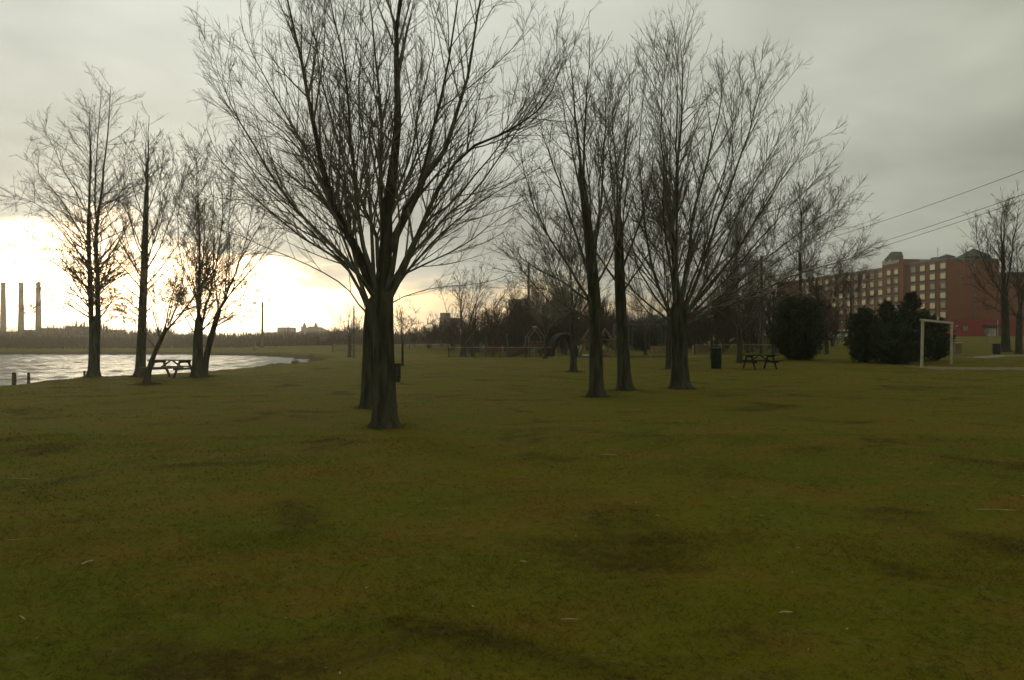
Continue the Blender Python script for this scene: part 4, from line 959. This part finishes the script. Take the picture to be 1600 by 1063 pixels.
# swing frame with a long top bar
p = at(1010, 556, 78); sw = empty('swing_frame', (p[0], p[1], gz1(p[0], p[1])), R(4), 'long low swing frame with slanted legs behind the thickest trunk', 'swing')
bm_obj('top_bar', lambda bm: rod(bm, (-3.4, 0, 3.05), (3.4, 0, 3.05), .06), M['wood_tan'], sw)
for sx in (-3.3, 3.3):
    for sy in (-1, 1): bm_obj('leg', lambda bm: rod(bm, (sx, sy * 1.0, -.1), (sx, 0, 3.05), .055), M['wood_tan'], sw)
for sx in (-1.6, 0.1, 1.7):
    st_ = bm_obj('seat', lambda bm: box(bm, sx, 0, .55, .46, .2, .05), M['blackp'], sw)
    for e_ in (-.2, .2): bm_obj('chain', lambda bm: rod(bm, (sx + e_, 0, .55), (sx + e_, 0, 3.0), .012, .012, 5), M['steel'], st_)
# low white and red balance bench
p = at(928, 556, 71); bs = empty('balance_beam', (p[0], p[1], gz1(p[0], p[1])), R(2), 'low white and red balance beam at the playground edge', 'balance beam')
bm_obj('beam', lambda bm: box(bm, -.55, 0, .22, 1.0, .25, .12), M['white_paint'], bs); bm_obj('beam', lambda bm: box(bm, .75, 0, .20, 1.4, .22, .12), M['red'], bs)
for sx in (-.9, 0, 1.3): bm_obj('leg', lambda bm: box(bm, sx, 0, .06, .1, .2, .2), M['wood_tan'], bs)
# timber edging in front of the play area, laid in lengths
for i, (px0, px1) in enumerate([(892, 932), (934, 974), (976, 1016), (1018, 1058)]):
    a_, e_ = at(px0, 558, 69.2), at(px1, 558, 69.2)
    o = bm_obj('timber_edging', lambda bm: bar(bm, (a_[0], a_[1], gz1(a_[0], a_[1]) + .06), (e_[0], e_[1], gz1(e_[0], e_[1]) + .06), .16, .18), M['wood_grey'])
    tag(o, ['pale timber edging length nearest the small tree by the tunnel', 'pale timber edging length behind the slim straight trunk', 'pale timber edging length behind the pale flared trunk', 'pale timber edging length ending at the thickest trunk'][i], 'edging', 'timber edging of the playground')
# tan block walls seen between the trunks
for i, (px0, px1, d) in enumerate([(1018, 1046, 84), (1083, 1106, 84)]):
    a_, e_ = at(px0, 552, d), at(px1, 552, d); g_ = gz1(a_[0], a_[1])
    w0 = empty('planter', ((a_[0] + e_[0]) / 2, d, g_), 0, ['tan block planter seen left of the thickest trunk', 'tan block planter seen between the thickest trunk and the green bin'][i], 'planter', 'tan planters')
    L_ = e_[0] - a_[0]
    bm_obj('front', lambda bm: box(bm, 0, -.5, .35, L_, .15, .9), M['tan_block'], w0); bm_obj('back', lambda bm: box(bm, 0, .5, .35, L_, .15, .9), M['tan_block'], w0)
    for s in (-1, 1): bm_obj('end', lambda bm: box(bm, s * (L_ / 2 - .08), 0, .35, .15, .84, .88), M['tan_block'], w0)
    bm_obj('soil', lambda bm: box(bm, 0, 0, .60, L_ - .3, .85, .1), M['dirt'], w0)

# ------------------------------------------------------------------ low railing
def railing(pxa, pxb, d, h, label, step=.13, post_every=2.2, pick=True):
    a_, e_ = at(pxa, 558, d), at(pxb, 558, d); L_ = e_[0] - a_[0]; g_ = gz1(a_[0], a_[1])
    o = empty('railing', (a_[0], a_[1], g_), 0, label, 'fence')
    bm_obj('top_rail', lambda bm: box(bm, L_ / 2, 0, h, L_, .07, .055), M['steel'], o); bm_obj('bottom_rail', lambda bm: box(bm, L_ / 2, 0, .12, L_, .04, .04), M['iron'], o)
    pm = None; n_ = max(2, round(L_ / post_every) + 1)
    for i in range(n_):
        if pm is None: o1 = bm_obj('post', lambda bm: box(bm, 0, 0, h / 2 - .06, .08, .08, h + .06), M['iron'], o); pm = o1.data
        else: o1 = link('post', pm, None, o)
        o1.location = (L_ * i / (n_ - 1), .0, 0)
    if pick:
        pm = None
        for i in range(int(L_ / step)):
            if pm is None: o1 = bm_obj('picket', lambda bm: box(bm, 0, 0, h / 2 + .03, .025, .025, h - .16), M['iron'], o); pm = o1.data
            else: o1 = link('picket', pm, None, o)
            o1.location = ((i + .5) * step, 0.0, 0)
railing(701, 862, 69.5, .92, 'low dark railing with a pale top rail left of the play tower')
railing(1085, 1290, 74, 1.0, 'dark railing in the shade behind the picnic table and round bush', .16)
railing(520, 700, 96, .95, 'faint dark railing far behind the paired trunks', .22)

# ================================================================== lake edge things
for i, (px, top, bot, d, r_) in enumerate([(22, 582, 600, 28.9, .075), (44, 582, 598, 29.6, .05), (132, 579, 592, 34.2, .05), (136, 579, 592, 34.6, .05)]):
    x = (px - 800) / F * d; g_ = gz1(x, d); zt = EYE - (top - 530) / F * d
    o = empty('mooring_post', (x, d, min(g_, WATER_Z) - .2), 0, ['thick stubby wooden post in the water at the lower left shore', 'thin wooden post in the water right of the stubby post', 'left of the two small posts beside the twin stemmed tree', 'right of the two small posts, touching the twin stemmed tree'][i], 'post', 'wooden posts at the lake edge')
    hh_ = zt - o.location.z
    bm_obj('post', lambda bm: (rod(bm, (0, 0, 0), (.02 * (i % 2), 0, hh_), r_ * 1.1, r_, 9)), M['wood_grey'], o)
    bm_obj('cap', lambda bm: rod(bm, (.02 * (i % 2), 0, hh_), (.02 * (i % 2), .01, hh_ + .03), r_ * .95, r_ * .5, 9), M['wood_grey'], o)
rk = np.random.default_rng(3)
RL = ['small low shore rock nearest the slanting tree', 'flat shore rock second from the slanting tree', 'broad shore rock in the middle of the row', 'shore rock left of the largest one', 'largest rounded rock on the lake shore', 'low rock right of the largest shore rock', 'rock furthest along the shore toward the paired trunks']
for i, (px, d, s) in enumerate([(348, 45.6, .28), (362, 47, .36), (376, 48.0, .48), (400, 50.0, .42), (425, 51.5, .55), (440, 53, .35), (462, 56, .3)]):
    x = (px - 800) / F * d; sd_ = lake_sd(np.array([x]), np.array([d]))[0]
    def rock(bm):
        bmesh.ops.create_icosphere(bm, subdivisions=2, radius=1)
        ph = rk.random(3) * 6
        for v in bm.verts:
            f_ = 1 + .18 * math.sin(v.co.x * 4 + ph[0]) * math.cos(v.co.y * 3 + ph[1]) + .1 * math.sin(v.co.z * 6 + ph[2]) + rk.normal() * .04
            v.co = Vector((v.co.x * s * 1.25, v.co.y * s * .9, v.co.z * s * .55)) * f_
    o = bm_obj('shore_rock', rock, M['stone'], None); o.location = (x, d, gz1(x, d) + s * .12); o.rotation_euler = (0, 0, rk.random() * 6)
    tag(o, RL[i], 'rock', 'rocks along the shore')

# ================================================================== far shore buildings
def far_base(px, d): return (px - 800) / F * d
for i, (px, lb) in enumerate([(5, 'leftmost of the three tall smokestacks, at the picture edge'), (33, 'middle one of the three tall smokestacks across the lake'), (60, 'rightmost of the three tall smokestacks, nearest the shore trees')]):
    d = 285; x = far_base(px, d); zt = EYE + (530 - 440) / F * d
    o = empty('smokestack', (x, d, gz1(x, d)), 0, lb, 'smokestack', 'smokestacks across the lake')
    h_ = zt - gz1(x, d)
    bm_obj('shaft', lambda bm: rod(bm, (0, 0, -1), (0, 0, h_), 1.15, .72, 20), M['stack'], o, smooth_shade=False)
    bm_obj('band', lambda bm: rod(bm, (0, 0, h_ - .9), (0, 0, h_ - .2), 0.84, 0.84, 20), M['roof_dark'], o)
    bm_obj('base', lambda bm: rod(bm, (0, 0, -1), (0, 0, 4), 1.9, 1.7, 20), M['stack'], o)
def far_building(name, label, px0, px1, top, d, mat, roof=None, wins=0, depth=14.0, cat='building', steps=()):
    x0, x1 = far_base(px0, d), far_base(px1, d); xc = (x0 + x1) / 2; g_ = gz1(xc, d); h_ = EYE + (530 - top) / F * d - g_
    o = empty(name, (xc, d, g_), 0, label, cat)
    L_ = x1 - x0
    bm_obj('wall', lambda bm: box(bm, 0, depth / 2, h_ / 2 - .5, L_, depth, h_ + 1), M[mat], o)
    if roof == 'gable':
        rh = min(L_, depth) * .3
        def f(bm):
            a_ = [bm.verts.new(q_) for q_ in ((-L_ / 2 - .4, -.4, h_), (L_ / 2 + .4, -.4, h_), (L_ / 2 + .4, depth + .4, h_), (-L_ / 2 - .4, depth + .4, h_), (-L_ / 2 - .4, depth / 2, h_ + rh), (L_ / 2 + .4, depth / 2, h_ + rh))]
            for q_ in ((0, 1, 5, 4), (2, 3, 4, 5), (1, 2, 5), (3, 0, 4), (3, 2, 1, 0)): bm.faces.new([a_[j] for j in q_])
        bm_obj('roof', f, M['roof_dark'], o)
    else: bm_obj('roof', lambda bm: box(bm, 0, depth / 2, h_ + .15, L_ + .6, depth + .6, .5), M['roof_dark'], o)
    for (a_, e_, hh_) in steps: bm_obj('roof_house', lambda bm: box(bm, (a_ + e_) / 2 * L_, depth / 2, h_ + hh_ / 2, (e_ - a_) * L_, depth * .6, hh_), M[mat], o)
    for i in range(wins):
        w = bm_obj('window', lambda bm: box(bm, -L_ / 2 + (i + .5) * L_ / wins, -.03, h_ * .6, L_ / wins * .5, .1, min(2.0, h_ * .3)), M['frame'], o)
        bm_obj('pane', lambda bm: box(bm, -L_ / 2 + (i + .5) * L_ / wins, -.10, h_ * .6, L_ / wins * .42, .06, min(1.7, h_ * .26)), M['glass_dark'], o)
    return o
far_building('factory_hall', 'long low factory hall below the smokestacks', 0, 74, 519, 262, 'roof_dark', wins=8, depth=30, steps=((-.35, -.2, 1.2), (.1, .22, 1.8)))
far_building('factory_hall', 'dark factory block right of the smokestacks', 84, 130, 515, 240, 'roof_dark', wins=5, depth=24, steps=((-.4, -.1, 1.4),))
far_building('shed', 'low red brown shed on the far bank below the factory', 88, 122, 533, 165, 'brick_far', 'gable', 3, 7)
far_building('shed', 'low pale roofed shed on the far bank left of the red one', 38, 80, 535, 170, 'concrete', None, 3, 6)
far_building('apartment_block', 'long flat apartment block on the skyline left of the twin spires', 412, 474, 519, 400, 'stack', wins=10, depth=20, steps=((-.22, .1, 3.0),))
far_building('house', 'blocky house on the skyline right of the paired trunks', 687, 716, 497, 300, 'stack', None, 3, 9, 'house', ((-.5, .0, 2.4),))
far_building('house', 'far house roof showing above the thicket near the round crowned tree', 796, 826, 474, 260, 'stack', 'gable', 3, 9, 'house')
# church with two spires
d = 420; xa, xb = far_base(475.5, d), far_base(493.5, d); xc = (xa + xb) / 2; g_ = gz1(xc, d)
ch = empty('church', (xc, d, g_), 0, 'church with two pointed towers on the far skyline', 'church')
zt = EYE + (530 - 516) / F * d - g_
for x_ in (xa - xc, xb - xc):
    t_ = bm_obj('tower', lambda bm: box(bm, x_, 0, zt / 2 + .7, 2.9, 2.9, zt + 2.4), M['stack'], ch)
    bm_obj('spire', lambda bm: rod(bm, (x_, 0, zt + 1.8), (x_, 0, EYE + (530 - 501) / F * d - g_), 1.3, .05, 8), M['roof_dark'], t_)
    for sx in (-1.2, 1.2): bm_obj('pinnacle', lambda bm: rod(bm, (x_ + sx, -1.2, zt + 1.8), (x_ + sx, -1.2, zt + 3.6), .35, .03, 6), M['stack'], t_)
bm_obj('nave', lambda bm: box(bm, 0, 12, zt / 2 - .5, 12, 26, zt), M['stack'], ch)
bm_obj('nave_roof', lambda bm: (lambda v: [bm.faces.new([v[j] for j in q_]) for q_ in ((0, 1, 4), (1, 2, 5, 4), (2, 3, 5), (3, 0, 4, 5), (3, 2, 1, 0))] and None)([bm.verts.new(q_) for q_ in ((-6.3, -1, zt - .5), (6.3, -1, zt - .5), (6.3, 25, zt - .5), (-6.3, 25, zt - .5), (0, -1, zt + 2.6), (0, 25, zt + 2.6))]), M['roof_dark'], ch)
d = 400; x = far_base(532, d); g_ = gz1(x, d)
cp = empty('chapel', (x, d, g_), 0, 'lone small spire on the skyline left of the paired trunks', 'church')
bm_obj('tower', lambda bm: box(bm, 0, 0, 2.2, 2.6, 2.6, 6.4), M['stack'], cp); bm_obj('spire', lambda bm: rod(bm, (0, 0, 5.2), (0, 0, EYE + (530 - 517) / F * d - g_), 1.4, .05, 8), M['roof_dark'], cp)

# ================================================================== parked vehicles
def vehicle(name, label, px, d, L_, Hh, Wd, mat, van, cat):
    x = far_base(px, d); o = empty(name, (x, d, gz1(x, d)), R(4), label, cat)
    def body(bm):
        if van: prof = [(-L_ / 2, .35), (L_ / 2, .35), (L_ / 2, .95), (L_ / 2 - .25, 1.15), (L_ / 2 - .9, Hh), (-L_ / 2 + .05, Hh), (-L_ / 2, Hh - .1)]
        else: prof = [(-L_ / 2, .32), (L_ / 2, .32), (L_ / 2, .72), (L_ / 2 - .1, .80), (L_ * .20, .92), (L_ * .06, Hh), (-L_ * .28, Hh), (-L_ * .42, .95), (-L_ / 2, .88)]
        a_ = [bm.verts.new((q_[0], -Wd / 2, q_[1])) for q_ in prof]; e_ = [bm.verts.new((q_[0], Wd / 2, q_[1])) for q_ in prof]
        bm.faces.new(a_); bm.faces.new(e_)
        for i in range(len(prof)): bm.faces.new((a_[i], a_[(i + 1) % len(prof)], e_[(i + 1) % len(prof)], e_[i]))
    bm_obj('body', body, M[mat], o, .03)
    zc = Hh * .72 if van else .5 * (Hh + .92)
    for (x0, x1) in (((-L_ * .40, -L_ * .12), (-L_ * .10, L_ * .14), (L_ * .17, L_ * .30)) if van else ((-L_ * .26, -L_ * .08), (-L_ * .06, L_ * .07))):
        bm_obj('window', lambda bm: box(bm, (x0 + x1) / 2, -Wd / 2 - .012, zc, x1 - x0, .02, Hh * .22), M['glass_dark'], o)
    for sx in (-L_ * .31, L_ * .31):
        for sy in (-1, 1):
            w_ = bm_obj('wheel', lambda bm: rod(bm, (sx, sy * (Wd / 2 - .1), .33), (sx, sy * (Wd / 2 + .02), .33), .33, .33, 16), M['rubber'], o)
            bm_obj('rim', lambda bm: rod(bm, (sx, sy * (Wd / 2 + .02), .33), (sx, sy * (Wd / 2 + .035), .33), .2, .2, 12), M['steel'], w_)
    bm_obj('headlight', lambda bm: box(bm, L_ / 2 + .005, -Wd * .33, .66, .03, .3, .14), M['pale_paint'], o)
vehicle('parked_van', 'white van parked left of the evergreen clump below the hotel', 1313, 158, 4.9, 2.15, 1.9, 'white_paint', True, 'van')
vehicle('parked_car', 'pale car parked beyond the railing behind the green bin', 1134, 128, 4.4, 1.45, 1.75, 'pale_paint', False, 'car')
vehicle('parked_car', 'tan car parked beyond the trees left of the thickest trunk', 1030, 128, 4.4, 1.45, 1.75, 'wood_tan', False, 'car')

# ================================================================== grass, litter, sticks
rng = np.random.default_rng(1234)
def blades(dmin, dmax, dens, w0, w1, h0, h1):
    half = lambda y: y * .78 + 1.2
    area = ((half(dmin) + half(dmax)) * (dmax - dmin)); n = int(area * dens)
    y = np.sqrt(rng.random(n) * (dmax ** 2 - dmin ** 2) + dmin ** 2); x = rng.uniform(-1, 1, n) * half(y)
    clump = np.sin(x * 2.1 + 1.7 * np.sin(y * 1.3)) * np.sin(y * 2.7 + 1.1 * np.sin(x * 1.9)) + .6 * np.sin(x * 5.3 - y * 4.1)
    keep = (rng.random(n) < .62 + .26 * clump) & (lake_sd(x, y) > .9); x, y = x[keep], y[keep]; n = len(x)
    zz = gz(x, y) - .004; a = rng.random(n) * 6.283; w = rng.uniform(w0, w1, n); h = rng.uniform(h0, h1, n); la = rng.random(n) * 6.283; le = h * rng.uniform(.9, 2.6, n)
    dx, dy = np.cos(a) * w, np.sin(a) * w
    return np.stack([np.stack([x - dx, y - dy, zz], 1), np.stack([x + dx, y + dy, zz], 1), np.stack([x + np.cos(la) * le, y + np.sin(la) * le, zz + h], 1)], 1).reshape(-1, 3)
bases = [(o_.location.x, o_.location.y) for o_ in COL.objects if o_.type == 'EMPTY' and o_.get('category') == 'tree' and o_.location.y < 46]
def tufts(bx_, by_, n_=520):
    r_ = .20 + np.abs(rng.normal(0, .22, n_)); a_ = rng.random(n_) * 6.283; x = bx_ + np.cos(a_) * r_; y = by_ + np.sin(a_) * r_; zz = gz(x, y) - .004
    h = rng.uniform(.02, .09, n_) * np.clip(1.25 - r_ * 1.2, .25, 1); w = .0022 + .00022 * by_; al = rng.random(n_) * 6.283; la = rng.random(n_) * 6.283; le = h * rng.uniform(.2, 1.0, n_)
    return np.stack([np.stack([x - np.cos(al) * w, y - np.sin(al) * w, zz], 1), np.stack([x + np.cos(al) * w, y + np.sin(al) * w, zz], 1), np.stack([x + np.cos(la) * le, y + np.sin(la) * le, zz + h], 1)], 1).reshape(-1, 3)
V = np.concatenate([tufts(*q_) for q_ in bases] + [blades(2.2, 6.5, 2900, .0013, .0030, .012, .042), blades(6.5, 13, 900, .0024, .0050, .010, .036), blades(13, 26, 200, .004, .008, .008, .03), blades(26, 60, 60, .008, .016, .01, .03)])
tag(link('grass', np_mesh('grass', V, [np.arange(len(V)).reshape(-1, 3)]), M['blade']), 'short patchy lawn grass, green and dead brown', None, None, 'stuff')
n = 150; Pb = []
for bx_, by_ in bases:
    r_ = .25 + np.abs(rng.normal(0, .55, n)); a_ = rng.random(n) * 6.283; x = bx_ + np.cos(a_) * r_; y = by_ + np.sin(a_) * r_; Pb.append(np.stack([x, y, gz(x, y) + .012], 1))
Pb = np.concatenate(Pb); V, T = leaf_tris(Pb, rng, .02, .045); V[:, 2] = V[:, 2] * .3 + np.repeat(Pb[:, 2], 4) * .7
tag(link('fallen_leaves', np_mesh('fallen_leaves', V, [T]), M['dead_leaf']), 'brown dead leaves lying round the tree trunks', None, None, 'stuff')
# dead leaves and straw scattered in the lawn
n = 420; y = 2.6 + 26 * rng.random(n) ** 1.6; x = rng.uniform(-.75, .75, n) * (y + 1); P = np.stack([x, y, gz(x, y) + .018], 1)
V, T = leaf_tris(P, rng, .008, .022); V[:, 2] = np.maximum(V[:, 2] * .35 + np.repeat(P[:, 2], 4) * .65, np.repeat(P[:, 2], 4) - .01)
tag(link('leaf_litter', np_mesh('leaf_litter', V, [T]), M['straw']), 'bits of straw and dead leaf in the lawn', None, None, 'stuff')
SL = [('pale split stick lying in the grass, lower left', 137, 882, .10, 65, .007), ('pale flat chip lying in the grass, lower right', 1228, 957, .085, 4, .007), ('thin dry straw near the left edge, above the pale stick', 20, 850, .11, 20, .003), ('forked dry straw near the lower left corner', 35, 968, .10, -40, .004),
      ('thin bent straw in the middle of the lawn', 952, 713, .22, -18, .006), ('long curved straw near the right edge of the lawn', 1555, 800, .35, -8, .004), ('thin straw near the left edge below the shore trees', 32, 752, .30, -8, .005), ('small pale chip in the centre of the lawn', 818, 876, .05, -25, .006), ('dark twig lying low in the middle foreground', 890, 974, .10, 0, .004)]
for lb, px, py, L_, a_, r_ in SL:
    d = F * EYE / (py - 530); q_ = at(px, py, d); ca, sa = math.cos(R(a_)), math.sin(R(a_))
    pts = np.array([(-L_ / 2 * ca, -L_ / 2 * sa, .0), (-L_ * .1 * ca, -L_ * .1 * sa + .002, .003), (L_ * .2 * ca, L_ * .2 * sa - .003, .003), (L_ / 2 * ca, L_ / 2 * sa, .002)])
    P = catmull(pts, 8); V, Q = tubes(P[None], np.array([[.4, .9, 1, 1, 1, .95, .8, .35]]) * r_, 6)
    o = link('dry_stick', np_mesh('dry_stick', V, [Q], True), M['straw']); o.location = (q_[0], q_[1], gz1(q_[0], q_[1]) + .022)
    tag(o, lb, 'stick', 'sticks and straw on the lawn')

# ================================================================== haze
hm = bpy.data.materials.new('haze'); hm.use_nodes = True; hm.cycles.homogeneous_volume = True; hm.node_tree.nodes.clear()
hb = NB(hm.node_tree); pv = hb.n('ShaderNodeVolumePrincipled'); pv.inputs['Color'].default_value = (.97, .97, .90, 1); pv.inputs['Density'].default_value = .00060; pv.inputs['Anisotropy'].default_value = .82
ho = hb.n('ShaderNodeOutputMaterial'); hm.node_tree.links.new(pv.outputs[0], ho.inputs['Volume'])
hz = bm_obj('haze', lambda bm: box(bm, 0, 525, 28, 3000, 2400, 64), hm)
tag(hz, 'thin evening haze over the park and lake', None, None, 'stuff')
